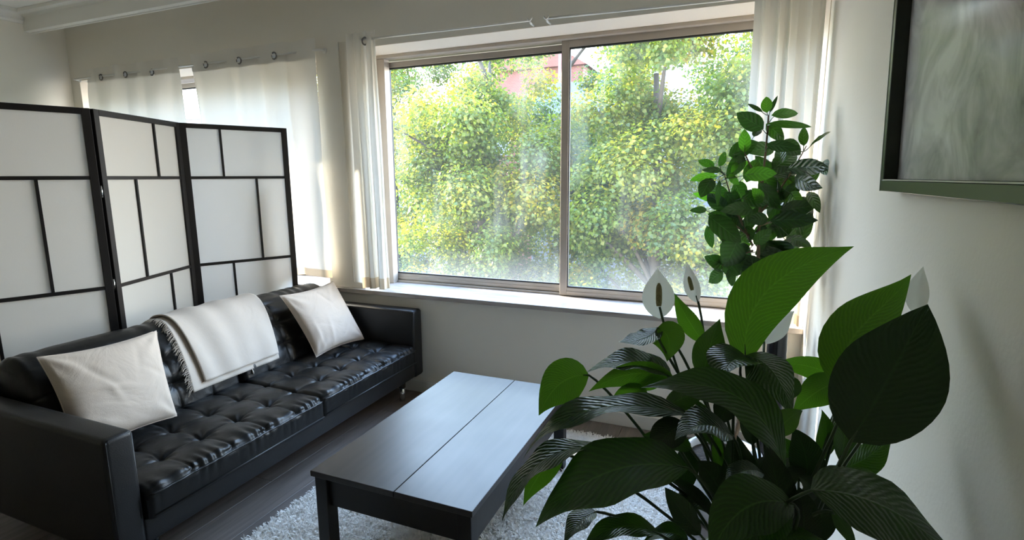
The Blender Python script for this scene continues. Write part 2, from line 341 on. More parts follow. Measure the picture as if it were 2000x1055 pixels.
def bez(pts, n):
    P = np.array(pts, float); k = len(P)-1; t = np.linspace(0, 1, n)[:, None]
    out = np.zeros((n, P.shape[1]))
    for i in range(k+1): out += math.comb(k, i)*(1-t)**(k-i)*t**i*P[i]
    return out
def lathe(name, prof, m, parent=None, n=32, loc=None):
    V = []; Fc = []
    for r, z in prof:
        for k in range(n): V.append((r*math.cos(2*PI*k/n), r*math.sin(2*PI*k/n), z))
    for i in range(len(prof)-1):
        for k in range(n): Fc.append((i*n+k, i*n+(k+1) % n, (i+1)*n+(k+1) % n, (i+1)*n+k))
    return link(name, mesh_np(name, V, Fc), m, parent, loc)
def grid_faces(nu, nv, off=0, closed_v=False):
    i, j = np.meshgrid(np.arange(nu-1), np.arange(nv-1), indexing='ij')
    a = i*nv + j + off
    return np.stack([a, a+1, a+nv+1, a+nv], -1).reshape(-1, 4)
def thing(name, label, cat, loc=(0, 0, 0), rz=0.0, group=None):
    o = bpy.data.objects.new(name, None); COL.objects.link(o); o.location = loc; o.rotation_euler = (0, 0, rz)
    o.empty_display_size = 0.1
    o['label'] = label; o['category'] = cat
    if group: o['group'] = group
    return o
def tag(o, label, cat, group=None):
    o['label'] = label; o['category'] = cat
    if group: o['group'] = group
    return o
def struct(o, label=None):
    o['kind'] = 'structure'
    if label: o['label'] = label
    return o

# ------------------------------------------------------------------ room shell
XL, XR, YW, YB, ZC = -5.49, 0.37, 3.10, -2.6, 2.86
ZS, ZH = 0.716, 2.36                    # sill top, head of the window openings
W1, W2 = (-5.375, -2.74), (-2.43, XR)   # openings
YO = 3.50                               # outer face of the window wall
fl = struct(box('floor', XL-0.2, XR+0.2, YB-0.2, YO, -0.20, -0.012, M['rugback']))
fz = 0.188
pl_w, pl_l = 0.19, 1.38
pme = None
col_i = 0
x = XL
while x < XR-1e-6:
    x1 = min(x+pl_w, XR); y = YB - (col_i*0.47 % pl_l)
    while y < YW:
        y0, y1 = max(y, YB), min(y+pl_l, YW)
        if y1-y0 > 0.02:
            full = (y1-y0 > pl_l-1e-6) and (x1-x > pl_w-1e-6)
            if full and pme is not None:
                o = link('plank', pme, None, fl)
            else:
                bm = bmesh.new(); hw, hl = (x1-x)/2-0.0005, (y1-y0)/2-0.0005
                bx(bm, -hw, hw, -hl, hl, -0.012, 0.0, 0.0008, 1); o = bm_obj('plank', bm, M['plank'], fl)
                if full: pme = o.data
            o.location = ((x+x1)/2-fl.location.x, (y0+y1)/2-fl.location.y, 0.2)
        y += pl_l
    x += pl_w; col_i += 1
struct(box('ceiling', XL-0.2, XR+0.2, YB-0.2, YO, ZC, ZC+0.15, M['ceiling']))
# window wall: one mesh with two openings
bm = bmesh.new()
for (a, b, c, d) in ((XL-0.2, XR+0.2, 0, ZS-0.03), (XL-0.2, XR+0.2, ZH, ZC), (XL-0.2, W1[0], ZS-0.03, ZH), (W1[1], W2[0], ZS-0.03, ZH), (XR, XR+0.2, ZS-0.03, ZH)):
    bx(bm, a, b, YW, YO, c, d)
struct(bm_obj('wall_far', bm, M['wall']))
struct(box('wall_left', XL-0.2, XL, YB, YW, 0, ZC, M['wall']))
struct(box('wall_right', XR, XR+0.2, YB, YW, 0, ZC, M['wall']))
struct(box('wall_near', XL-0.2, XR+0.2, YB-0.2, YB, 0, ZC, M['wall']))
struct(box('baseboard_far', XL, XR, YW-0.014, YW, 0, 0.085, M['trim'], bev=0.003))
struct(box('baseboard_right', XR-0.014, XR, YB, YW-0.014, 0, 0.085, M['trim'], bev=0.003))
struct(box('baseboard_left', XL, XL+0.014, YB, YW-0.014, 0, 0.085, M['trim'], bev=0.003))
# dropped pelmet beam along the window side with its crown moulding
def extrude_profile(name, prof, axis, a, b, m):
    """prof: list of (offset, z); axis 'x' extrudes along x with y = offset, 'y' along y with x = offset"""
    bm = bmesh.new(); r0 = []; r1 = []
    for (q, z) in prof:
        r0.append(bm.verts.new((a, q, z) if axis == 'x' else (q, a, z))); r1.append(bm.verts.new((b, q, z) if axis == 'x' else (q, b, z)))
    n = len(prof)
    for i in range(n): bm.faces.new((r0[i], r0[(i+1) % n], r1[(i+1) % n], r1[i]))
    bm.faces.new(r0); bm.faces.new(r1[::-1])
    return struct(bm_obj(name, bm, m))
def cove(y, z0, z1, d, sgn):
    pts = [(y, z0), (y+sgn*0.012, z0), (y+sgn*0.016, z0+0.016), (y+sgn*0.030, z0+0.022)]
    for i in range(7):
        a = i/6*PI/2; pts.append((y+sgn*(0.030+(d-0.05)*(1-math.cos(a))), z0+0.026+(z1-z0-0.055)*math.sin(a)))
    pts += [(y+sgn*d, z1-0.025), (y+sgn*d, z1), (y, z1)]
    return pts
extrude_profile('trim_1', [(2.87, 2.708), (2.87, ZC), (2.80, ZC), (2.80, 2.708)], 'x', XL, XR, M['ceiling'])
extrude_profile('trim_2', cove(2.858, 2.700, ZC, 0.12, -1), 'x', XL, XR, M['trim'])
extrude_profile('trim_3', cove(XL, 2.765, ZC, 0.075, 1), 'y', YB, 2.80, M['trim'])

# ------------------------------------------------------------------ windows (setting)
def window(name, x0, x1, mull):
    yf = 3.335
    root = bpy.data.objects.new(name, None); COL.objects.link(root); root.location = ((x0+x1)/2, 3.4, ZS); struct(root)
    R0 = Vector(root.location)
    def B(nm, a, b, c, d, e, f, m, bev=0.0, parent=None):
        o = box(nm, a, b, c, d, e, f, m, None, bev); o.location -= R0 if parent is None else (R0 + parent.location); o.parent = parent or root; return o
    # linings of the opening
    B('reveal_lining', x0, x1, YW+0.001, YO, ZH-0.004, ZH, M['reveal'])
    B('reveal_lining', x0, x0+0.004, YW+0.001, YO, ZS, ZH-0.004, M['reveal'])
    B('reveal_lining', x1-0.004, x1, YW+0.001, YO, ZS, ZH-0.004, M['reveal'])
    s0 = max(x0-0.2, XL+0.002)
    B('sill', s0, x1 if x1 >= XR-0.01 else x1+0.12, 3.06, YO, ZS-0.030, ZS, M['marble'], 0.003)
    jw = 0.078 if x0 > -3 else 0.022
    fr = B('frame', x0, x1, yf, yf+0.15, 2.334, ZH-0.004, M['alu'], 0.003)
    B('frame', x0, x0+jw, yf+0.008, 3.405, ZS, 2.334, M['alu'], 0.003)
    B('frame', x1-0.03, x1, yf+0.01, yf+0.15, ZS, 2.334, M['alu'], 0.003)
    B('frame', x0, x1, 3.396, yf+0.15, ZS, ZS+0.014, M['alu'], 0.002)
    # sliding sashes: right one on the front track, left one behind
    def sash(a, b, y, z0, z1, wl, wr, zb, zt):
        s = B('sash', a, a+wl, y, y+0.034, z0, z1, M['alu'], 0.003)
        so = s.location
        def S(nm, *q): 
            o = box(nm, *q); o.location -= R0 + so; o.parent = s; return o
        S('stile', b-wr, b, y, y+0.034, z0, z1, M['alu'], None, 0.003)
        S('rail', a+wl, b-wr, y+0.001, y+0.033, z0, zb-0.003, M['alu'], None, 0.002)
        S('rail', a+wl, b-wr, y+0.001, y+0.033, zt+0.003, z1, M['alu'], None, 0.002)
        S('rail', a+wl, b-wr, y-0.003, y+0.008, z0+0.006, z0+0.030, M['alu'], None, 0.003)
        g = 0.006
        for q in ((a+wl, b-wr, zb-0.003, zb+g), (a+wl, b-wr, zt-g, zt+0.003), (a+wl, a+wl+g, zb, zt), (b-wr-g, b-wr, zb, zt)):
            S('gasket', q[0], q[1], y+0.004, y+0.026, q[2], q[3], M['gasket'])
        S('pane', a+wl+0.001, b-wr-0.001, y+0.013, y+0.018, zb-0.002, zt+0.002, M['glass'])
        return s, S
    sash(mull-0.006, x1-0.03, 3.375, ZS+0.006, 2.338, 0.050, 0.045, 0.778, 2.289)
    s, S = sash(x0+0.004, mull+0.030, 3.418, ZS+0.014, 2.322, 0.053, 0.045, 0.784, 2.281)
    S('latch', x0+0.036, x0+0.050, 3.408, 3.418, 1.60, 1.68, M['gasket'], None, 0.003)
    return root
window('window_1', W1[0], W1[1], -4.15)
window('window_2', W2[0], W2[1], -1.046)
# ------------------------------------------------------------------ curtain rods
def rod(pts, label, r=0.008, ends='bracket'):
    t = thing('curtain_rod', label, 'curtain rod', pts[0])
    o0 = Vector(pts[0])
    tube('pole', [Vector(p)-o0 for p in pts], r, M['rod'], t, 10)
    for p in (pts[0], pts[-1]):
        p = Vector(p)-o0
        if ends == 'hook' :
            tube('bracket', [p+Vector((0, 0.0, 0)), p+Vector((0, 0.02, -0.012)), p+Vector((0, YW-0.002-pts[0][1], -0.012))], 0.006, M['rod'], t, 8)
            V = bez([p+Vector((-0.012, -0.004, 0.012)), p+Vector((0.0, -0.012, -0.02)), p+Vector((0.016, -0.004, 0.014))], 8)
            tube('hook', V, 0.005, M['rod'], t, 6)
        else:
            tube('bracket', [p, p+Vector((0, YW-0.002-pts[0][1], 0))], 0.007, M['rod'], t, 8)
            lathe('wall_plate', [(0.0005, 0), (0.018, 0), (0.018, 0.006), (0.0005, 0.006)], M['rod'], t, 16).matrix_local = Matrix.Translation(p+Vector((0, YW-0.001-pts[0][1], 0))) @ Matrix.Rotation(PI/2, 4, 'X')
    return t
rod([(-5.36, 3.052, 2.360), (-2.66, 3.052, 2.364)], 'pale rod above the left window, threaded through two eyelet curtains', 0.007)
rod([(-2.31, 3.03, 2.386), (-1.75, 3.03, 2.381), (-1.135, 3.03, 2.377)], 'thin pale rod over the left half of the big window', 0.0065, 'hook')
rod([(-1.035, 3.03, 2.376), (-0.40, 3.03, 2.364), (0.352, 3.03, 2.352)], 'thin pale rod over the right half of the big window', 0.0065, 'hook')

# ------------------------------------------------------------------ curtains
def curtain(label, top, bot, zt, zb, y, folds, amp, eyelets=(), hem=0.06, mat_='curtain', seed=0, yoff=0.0, header=0.0, weave=None):
    """top/bot: (x0, x1) at the rod and at the hem; soft vertical folds, deeper towards the hem"""
    rg = random.Random(seed); nu, nv = 150, 90
    cx = (top[0]+top[1])/2
    t = thing('curtain', label, 'curtain', (cx, y, zb), 0)
    ph = [rg.uniform(0, 6.28) for _ in range(4)]
    U, Vv = np.meshgrid(np.linspace(0, 1, nu), np.linspace(0, 1, nv), indexing='ij')   # u across, v down
    warp = U + 0.035*np.sin(2*PI*1.3*U+ph[0]) + 0.018*np.sin(2*PI*2.7*U+ph[1]+1.2*Vv)
    x0 = top[0]+(bot[0]-top[0])*Vv**1.15; x1 = top[1]+(bot[1]-top[1])*Vv**1.15
    X = x0+(x1-x0)*U
    env = (0.30+0.70*np.minimum(1, Vv*1.4)) if not eyelets else (0.55+0.45*np.minimum(1, Vv*1.2))
    Y = amp*env*(np.sin(2*PI*folds*warp+ph[2]) + 0.35*np.sin(2*PI*folds*2.1*warp+ph[3]+0.9*Vv))
    Y += 0.004*np.sin(9*Vv+12*U+ph[1])
    if weave:      # the heading weaves behind and in front of the rod
        k_ = np.exp(-(Vv/0.10)**2)
        Y = Y*(1-k_)+k_*0.020*np.sin(2*PI*(X-weave[0]-0.02)/weave[1])
    X = X + 0.35*amp*env*np.sin(4*PI*folds*warp+ph[2]+0.6)
    Z = zt-(zt-zb)*Vv + 0.006*np.sin(2*PI*folds*warp+ph[0])*(1-Vv)
    P = np.stack([X-cx, Y+yoff, Z-zb], -1).reshape(-1, 3)
    Fq = grid_faces(nu, nv)
    # real holes for the eyelets
    rings = []
    for (ex, ez) in eyelets:
        d = np.hypot(P[:, 0]+cx-ex, P[:, 2]+zb-ez); k = int(np.argmin(d)); rings.append((ex-cx, P[k, 1], ez-zb))
        fc = P[Fq].mean(1); keep = np.hypot(fc[:, 0]+cx-ex, fc[:, 2]+zb-ez) > 0.020; Fq = Fq[keep]
    nh = int(nv*(1-hem/(zt-zb)))
    jj = (Fq[:, 0] % nv)
    link('cloth', mesh_np('cloth', P, Fq[jj < nh]), M[mat_], t)
    hf = Fq[jj >= nh]
    hp = P.copy(); hp[:, 1] -= 0.0005
    used, inv = np.unique(hf, return_inverse=True)
    link('hem', mesh_np('hem', hp[used], inv.reshape(hf.shape)), M['hem'], t)
    if header:
        h2 = Fq[jj < int(nv*header/(zt-zb))]; used, inv = np.unique(h2, return_inverse=True)
        hp = P[used].copy(); hp[:, 1] -= 0.003
        link('header_tape', mesh_np('header_tape', hp, inv.reshape(h2.shape)), M['header'], t)
    for r in rings:
        V = []; Fc = []; n, m_ = 24, 8
        for a in range(n):
            for b in range(m_):
                rr = 0.0225+0.0055*math.cos(2*PI*b/m_); V.append((rr*math.cos(2*PI*a/n), 0.004*math.sin(2*PI*b/m_), rr*math.sin(2*PI*a/n)))
                Fc.append((a*m_+b, a*m_+(b+1) % m_, ((a+1) % n)*m_+(b+1) % m_, ((a+1) % n)*m_+b))
        e_ = link('eyelet', mesh_np('eyelet', V, Fc), M['grommet'], t, (r[0], r[1]-0.002, r[2]))
        V = [(0, 0, 0)]+[(0.021*math.cos(2*PI*k/20), 0, 0.021*math.sin(2*PI*k/20)) for k in range(20)]
        if len(rings) > 1: link('bright_hole_disc', mesh_np('bright_hole_disc', V, [(0, 1+k, 1+(k+1) % 20) for k in range(20)], False), M['white_gloss'], e_, (0, 0.001, 0))  # added white disc imitates the bright look of the eyelet hole
    return t
curtain('cream eyelet curtain nearest the left wall, partly behind the screen', (-5.20, -4.04), (-5.18, -3.98), 2.432, 0.79, 3.055, 3.6, 0.022,
        [(-4.993, 2.352), (-4.672, 2.348), (-4.36, 2.344)], 0.07, seed=3, header=0.125, weave=(-4.993, 0.3165))
curtain('wide cream eyelet curtain above the right end of the folding screen', (-3.92, -2.70), (-3.82, -2.665), 2.44, 0.79, 3.055, 3.9, 0.022,
        [(-3.75, 2.352), (-3.404, 2.352), (-3.068, 2.357)], 0.07, seed=8, header=0.13, weave=(-3.75, 0.341))
c3 = curtain('narrow bunched cream curtain left of the big window, hanging to the sill', (-2.395, -2.195), (-2.355, -2.175), 2.43, 0.745, 3.020, 2.6, 0.026,
        [(-2.262, 2.372)], 0.085, seed=5)
# its thin lining hangs flatter against the wall, a little further left
nu, nv = 24, 40
U, V_ = np.meshgrid(np.linspace(0, 1, nu), np.linspace(0, 1, nv), indexing='ij')
LX = (-2.50+0.20*U) - 0.02*(1-V_)+0.0*V_; LY = 3.072+0.006*np.sin(7*U+2*V_); LZ = 2.40-(2.40-0.765)*V_
link('lining', mesh_np('lining', np.stack([LX-c3.location.x, LY-c3.location.y, LZ-c3.location.z], -1).reshape(-1, 3), grid_faces(nu, nv)), M['sheer'], c3)
tube('lining_edge', [(-2.52-c3.location.x, 3.07-c3.location.y, 2.40-c3.location.z), (-2.50-c3.location.x, 3.07-c3.location.y, 0.765-c3.location.z), (-2.30-c3.location.x, 3.07-c3.location.y, 0.765-c3.location.z)], 0.004, M['curtain'], c3, 6)
curtain('cream curtain drawn into the right corner behind the tall leafy plant', (0.035, 0.335), (0.05, 0.345), 2.44, 0.745, 3.015, 4.2, 0.026, (), 0.07, seed=12)

# ------------------------------------------------------------------ folding screen
sc_pts = [(-3.30, 1.11), (-3.03, 1.78), (-3.29, 2.435), (-2.985, 3.03)]
scr = thing('folding_screen', 'three-panel folding screen of black wood and white fabric behind the sofa', 'room divider', (sc_pts[1][0], sc_pts[1][1], 0))
SO = Vector(scr.location)
lay = [(0.25, 0.47, 0.25, 0.47), (0.47, 0.262, 0.477, 0.262), (0.25, 0.47, 0.26, 0.47)]
for i in range(3):
    a = Vector((*sc_pts[i], 0)); b = Vector((*sc_pts[i+1], 0)); L = (b-a).length - 0.008; u = (b-a).normalized(); a = a+u*0.004
    ang = math.atan2(u.y, u.x)
    bm = bmesh.new(); sw, th = 0.036, 0.011
    for q in ((0, sw, 0.0, 1.855), (L-sw, L, 0.0, 1.855), (sw, L-sw, 1.825, 1.855), (sw, L-sw, 0.03, 0.062)):
        bx(bm, q[0], q[1], -th, th, q[2], q[3], 0.0015, 1)
    p = bm_obj('panel', bm, M['blackwood'], scr); p.matrix_local = Matrix.Translation(a-SO) @ Matrix.Rotation(ang, 4, 'Z')
    zr = [0.062, 0.37, 0.938, 1.511, 1.825]
    for k in range(1, 4):
        box('cross_rail', sw, L-sw, -0.009, 0.009, zr[k]-0.009, zr[k]+0.009, M['blackwood'], p, 0.001, 1)
    for k in range(4):
        z0 = zr[k]+(0.009 if k else 0); z1 = zr[k+1]-(0.009 if k < 3 else 0)
        s = lay[i][3-k]*L/0.715
        box('upright', s-0.0065, s+0.0065, -0.009, 0.009, z0, z1, M['blackwood'], p, 0.001, 1)
        for (s0, s1) in ((sw, s-0.0065), (s+0.0065, L-sw)):
            me = mesh_np('fabric', [(s0, 0.002, z0), (s1, 0.002, z0), (s1, 0.002, z1), (s0, 0.002, z1)], [(0, 1, 2, 3)], False)
            link('fabric', me, M['shoji'], p)
for i in (1, 2):
    for z in (0.25, 0.95, 1.44):
        c = Vector((*sc_pts[i], z))-SO
        tube('hinge', [c+Vector((0.004 if i == 1 else -0.004, 0, -0.03)), c+Vector((0.004 if i == 1 else -0.004, 0, 0.03))], 0.0045, M['chrome'], scr, 8)

fan = thing('tower_fan', 'slim upright pale appliance showing dimly through the right panel of the screen', 'fan', (-3.16, 2.90, 0))
lathe('base', [(0.001, 0.0), (0.11, 0.0), (0.11, 0.012), (0.03, 0.03), (0.001, 0.03)], M['white_gloss'], fan)
lathe('body', [(0.001, 0.025), (0.048, 0.025), (0.05, 0.04), (0.05, 1.38), (0.042, 1.40), (0.001, 1.402)], M['white_gloss'], fan, 24)
# ------------------------------------------------------------------ sofa
SX0, SX1, SY0, SY1 = -2.90, -1.945, 1.04, 3.075     # back, front, near end, far end
sofa = thing('sofa', 'black leather two-cushion sofa with button tufting and low square arms', 'sofa', ((SX0+SX1)/2, (SY0+SY1)/2, 0))
SOF = Vector(sofa.location)
def SB(nm, x0, x1, y0, y1, z0, z1, m, bev, seg=3):
    o = box(nm, x0, x1, y0, y1, z0, z1, M[m], None, bev, seg, smooth=False); o.location -= SOF; o.parent = sofa; return o
def shade(o):
    o.data.polygons.foreach_set('use_smooth', np.ones(len(o.data.polygons), dtype=bool))
    try: o.data.set_sharp_from_angle(angle=math.radians(40))
    except Exception: pass
    return o
shade(SB('base', SX0+0.02, SX1-0.005, SY0+0.10, SY1-0.10, 0.155, 0.262, 'leather_plain', 0.012))
for (y0, y1) in ((SY0, SY0+0.105), (SY1-0.105, SY1)):
    arm = shade(SB('arm', SX0, SX1, y0, y1, 0.150, 0.620, 'leather_plain', 0.020, 4))
    # piped seams round the front face of the arm
    for yy in (y0+0.010, y1-0.010):
        tube('piping', [Vector((SX1-0.006, yy, 0.165))-SOF-arm.location, Vector((SX1-0.006, yy, 0.607))-SOF-arm.location], 0.004, M['leather_plain'], arm, 6)
    tube('piping', [Vector((SX1-0.008, y0+0.012, 0.611))-SOF-arm.location, Vector((SX1-0.008, y1-0.012, 0.611))-SOF-arm.location], 0.004, M['leather_plain'], arm, 6)
shade(SB('back_frame', SX0, SX0+0.07, SY0+0.105, SY1-0.105, 0.155, 0.66, 'leather_plain', 0.02))
ym = (SY0+SY1)/2 + 0.01
def tuft(A, B, nA, nB, rg):
    """A,B in cell units; leather pulled flat between buttons: narrow creases, dimples, wrinkles running from them"""
    ia, ib = np.round(A), np.round(B); da, db = A-ia, B-ib; r = np.hypot(da, db); th = np.arctan2(db, da)
    pa, pb = 0.5+0.5*np.cos(2*PI*db), 0.5+0.5*np.cos(2*PI*da)       # creases are deepest near the buttons
    cr = np.exp(-(np.abs(da)/0.036)**1.2)*(0.35+0.65*pa**1.5) + np.exp(-(np.abs(db)/0.036)**1.2)*(0.35+0.65*pb**1.5)
    inner = (ia > 0) & (ia < nA) & (ib > 0) & (ib < nB)
    dim = np.exp(-(r/0.20)**2)*np.where(inner, 1.0, 0.2)
    wr = np.sin(6*th+3.1*ia+1.7*ib)*np.exp(-((r-0.20)/0.15)**2)*np.where(inner, 1.0, 0.5)
    sw = 0.30*np.sin(PI*A)**2*np.sin(PI*B)**2+0.10*np.sin(2.3*A+1.1*B)
    return 0.75+sw-0.42*np.minimum(cr, 1.2)-0.55*dim+0.10*wr
rgs = np.random.default_rng(3)
for (y0, y1, dx) in ((SY0+0.107, ym-0.004, 0.012), (ym+0.004, SY1-0.107, 0.0)):
    nu, ns = 210, 160
    xb, xf = -2.50, SX1+0.018+dx
    ztop, zbot, rc = 0.382, 0.262, 0.030
    Ltop = xf-xb-rc; Larc = rc*PI/2; Lfr = ztop-zbot-rc; tot = Ltop+Larc+Lfr
    S_, Vy = np.meshgrid(np.linspace(0, tot, ns), np.linspace(0, 1, nu), indexing='ij')
    th = np.clip((S_-Ltop)/rc, 0, PI/2); onfr = np.clip(S_-Ltop-Larc, 0, None)
    X = xb+np.minimum(S_, Ltop)+rc*np.sin(th); Z = ztop-rc*(1-np.cos(th))-onfr
    nx, nz = np.sin(th), np.cos(th)
    nA, nB = 3, 5
    A = np.clip(np.minimum(S_, Ltop+Larc)/(Ltop+Larc*0.6)*nA, 0, nA); B = Vy*nB
    rel = tuft(A, B, nA, nB, rgs)
    front = np.clip((S_-Ltop-Larc*0.5)/(Larc*0.5+0.01), 0, 1)
    wr = 0.35*np.abs(np.sin(PI*B*3+1.3*np.sin(5*B)))*np.exp(-onfr/0.05)
    d = 0.028*(rel-0.62)*(1-front)+front*0.010*wr
    d = d + 0.0035*np.exp(-((S_-(Ltop+Larc*0.2))/0.045)**2)*np.sin(PI*B*7+2.5*np.sin(4*B+1.0))
    edge = np.minimum(Vy, 1-Vy)*(y1-y0); roll = np.clip(edge/0.02, 0, 1); d = d-(1-roll)**2*0.018
    P = np.stack([X+nx*d-SOF.x, y0+(y1-y0)*Vy-SOF.y, Z+nz*d], -1)
    # skirt of the two ends and the rear so that the block is closed
    rows = [P.reshape(-1, 3)]; Fq = [grid_faces(ns, nu)]
    base = len(rows[0])
    for e in (0, nu-1):
        low = P[:, e].copy(); low[:, 2] = zbot; low[:, 0] = np.minimum(low[:, 0], xf-SOF.x-0.004); rows.append(low)
        i = np.arange(ns-1); Fq.append(np.stack([i*nu+e, (i+1)*nu+e, base+i+1, base+i], -1)); base += ns
    V3 = np.concatenate(rows); F4 = np.concatenate(Fq)
    seat = link('seat_cushion', mesh_np('seat_cushion', V3, F4), M['leather'], sofa)
    k = int(np.argmin(np.abs(S_[:, 0]-(Ltop+Larc*0.9))))
    pp = [tuple(P[k, j]+np.array([0.003, 0, 0.001])) for j in range(2, nu-2, 3)]
    tube('piping', pp, 0.0045, M['leather_plain'], seat, 6)
    tube('piping', [(xf-SOF.x+0.002, y0+0.01-SOF.y, zbot+0.012), (xf-SOF.x+0.002, y1-0.01-SOF.y, zbot+0.012)], 0.004, M['leather_plain'], seat, 6)
    # buttons
    Vb = []; Fb = []
    for i in range(1, nA):
        for j in range(1, nB):
            a = int(np.argmin(np.abs(A[:, 0]-i))); b = int(np.argmin(np.abs(B[0]-j))); c = P[a, b]
            off = len(Vb); n = 10
            Vb.append((c[0], c[1], c[2]+0.007))
            for rr, hh in ((0.008, 0.005), (0.012, -0.001)):
                for q in range(n): Vb.append((c[0]+rr*math.cos(2*PI*q/n), c[1]+rr*math.sin(2*PI*q/n), c[2]+hh))
            for q in range(n): Fb.append((off, off+1+q, off+1+(q+1) % n)); Fb.append((off+1+q, off+1+n+q, off+1+n+(q+1) % n)); Fb.append((off+1+q, off+1+n+(q+1) % n, off+1+(q+1) % n))
    bt = link('tuft_buttons', mesh_np('tuft_buttons', Vb, Fb), M['leather_plain'], seat); bt['kind'] = 'stuff'
# back cushions: profile from seat up the front, over the top, down the rear
prof = np.array([(-2.485, 0.375), (-2.505, 0.44), (-2.535, 0.52), (-2.575, 0.60), (-2.625, 0.68), (-2.665, 0.728), (-2.70, 0.755), (-2.745, 0.768), (-2.80, 0.765), (-2.845, 0.748), (-2.872, 0.715), (-2.885, 0.66), (-2.885, 0.40), (-2.86, 0.375)])
seg = np.r_[0, np.cumsum(np.hypot(*np.diff(prof, axis=0).T))]
for (y0, y1) in ((SY0+0.125, ym-0.003), (ym+0.003, SY1-0.112)):
    ns, nu = 170, 200
    s = np.linspace(0, seg[-1], ns); px = np.interp(s, seg, prof[:, 0]); pz = np.interp(s, seg, prof[:, 1])
    ker = np.ones(7)/7; 
    px[3:-3] = np.convolve(px, ker, 'valid'); pz[3:-3] = np.convolve(pz, ker, 'valid')
    tx, tz = np.gradient(px), np.gradient(pz); ln = np.hypot(tx, tz); nx, nz = tz/ln, -tx/ln
    Vy = np.linspace(0, 1, nu); Sg, Vg = np.meshgrid(s, Vy, indexing='ij')
    nA, nB = 3, 5
    A = np.clip(Sg/0.40*nA, 0, nA); B = Vg*nB
    rel = tuft(A, B, nA, nB, rgs); fade = np.clip((0.42-Sg)/0.05, 0, 1)
    d = 0.024*(rel-0.7)*fade + (1-fade)*(0.003*np.sin(40*Vg+6*np.sin(9*Vg))*np.exp(-((Sg-0.5)/0.08)**2))
    edge = np.minimum(Vg, 1-Vg)*(y1-y0); d = d-(np.clip(1-edge/0.035, 0, 1))**2*0.035
    P = np.stack([px[:, None]+nx[:, None]*d-SOF.x, y0+(y1-y0)*Vg-SOF.y, pz[:, None]+nz[:, None]*d], -1)
    V3 = [P.reshape(-1, 3)]; F4 = [grid_faces(ns, nu)]
    # end caps: fan between mirrored halves of the profile
    h = ns//2
    for e in (0, nu-1):
        i = np.arange(h-1); F4.append(np.stack([i*nu+e, (i+1)*nu+e, (ns-2-i)*nu+e, (ns-1-i)*nu+e], -1))
    link('back_cushion', mesh_np('back_cushion', np.concatenate(V3), np.concatenate(F4)), M['leather'], sofa)
for (lx, ly) in ((-2.02, SY1-0.16), (-2.02, SY0+0.16), (-2.82, SY1-0.16), (-2.82, SY0+0.16)):
    lg = tube('leg', [Vector((lx, ly, 0.156))-SOF, Vector((lx, ly, 0.095))-SOF], 0.024, M['black_plastic'], sofa, 16)
    tube('chrome_foot', [Vector((lx, ly, 0.097))-SOF, Vector((lx, ly, 0.0))-SOF], 0.018, M['chrome'], lg, 16)

# ------------------------------------------------------------------ cushions and throw on the sofa
def pillow(label, c, T, seed, group='square cream cushions on the sofa'):
    """c: corners TL, TR, BR, BL (front side plane); T: thickness"""
    TL, TR, BR, BL = [np.array(q, float) for q in c]; cen = (TL+TR+BR+BL)/4
    n_ = np.cross(TR-TL, BL-TL); n_ = n_/np.linalg.norm(n_)
    if n_[0] < 0: n_ = -n_
    n = 48; U, V = np.meshgrid(np.linspace(-1, 1, n), np.linspace(-1, 1, n), indexing='ij')
    pin = 0.10
    Uc = U*(1-pin*(1-V**2)**1.0*np.abs(U)**3*0.9); Vc = V*(1-pin*(1-U**2)*np.abs(V)**3*0.9)
    a, b = (Uc+1)/2, (Vc+1)/2
    base = ((1-a)*(1-b))[..., None]*TL+(a*(1-b))[..., None]*TR+(a*b)[..., None]*BR+((1-a)*b)[..., None]*BL
    th = T*((1-U**2)*(1-V**2))**0.42
    rg = np.random.default_rng(seed); w = np.zeros_like(U)
    for k in range(9):
        cu, cv = rg.uniform(-0.8, 0.8, 2); an = rg.uniform(0, PI); p = (U-cu)*math.cos(an)+(V-cv)*math.sin(an); q = -(U-cu)*math.sin(an)+(V-cv)*math.cos(an)
        w += rg.uniform(-1, 1)*np.exp(-(p/0.06)**2-(q/rg.uniform(0.25, 0.5))**2)
    for su in (-1, 1):
        for sv in (-1, 1):
            r = np.hypot(U-su, V-sv); t_ = np.arctan2(V-sv, U-su); w += 0.8*np.sin(9*t_)*np.exp(-((r-0.35)/0.28)**2)
    w *= ((1-U**2)*(1-V**2))**0.3
    fr = base+n_*(th+0.007*w)[..., None]; bk = base-n_*(th*0.55)[..., None]
    V3 = np.concatenate([(fr-cen).reshape(-1, 3), (bk-cen).reshape(-1, 3)])
    F4 = np.concatenate([grid_faces(n, n), grid_faces(n, n, n*n)[:, ::-1]])
    o = link('cushion', mesh_np('cushion', V3, F4), M['pillow'], None, tuple(cen)); tag(o, label, 'cushion', group)
    loop = [(i, 0) for i in range(n)]+[(n-1, j) for j in range(1, n)]+[(i, n-1) for i in range(n-2, -1, -1)]+[(0, j) for j in range(n-2, 0, -1)]
    pts = [tuple(base[i, j]-cen) for i, j in loop[::3]]
    sm = tube('seam', pts+[pts[0]], 0.0025, M['pillow'], o, 6)
    return o
pillow('large cream cushion leaning in the near left corner of the sofa', [(-2.57, 1.185, 0.795), (-2.57, 1.675, 0.775), (-2.36, 1.585, 0.405), (-2.37, 1.165, 0.405)], 0.085, 2)
pillow('cream cushion propped against the far arm of the sofa by the window', [(-2.56, 2.44, 0.79), (-2.54, 2.90, 0.80), (-2.32, 2.925, 0.40), (-2.36, 2.50, 0.40)], 0.075, 6)
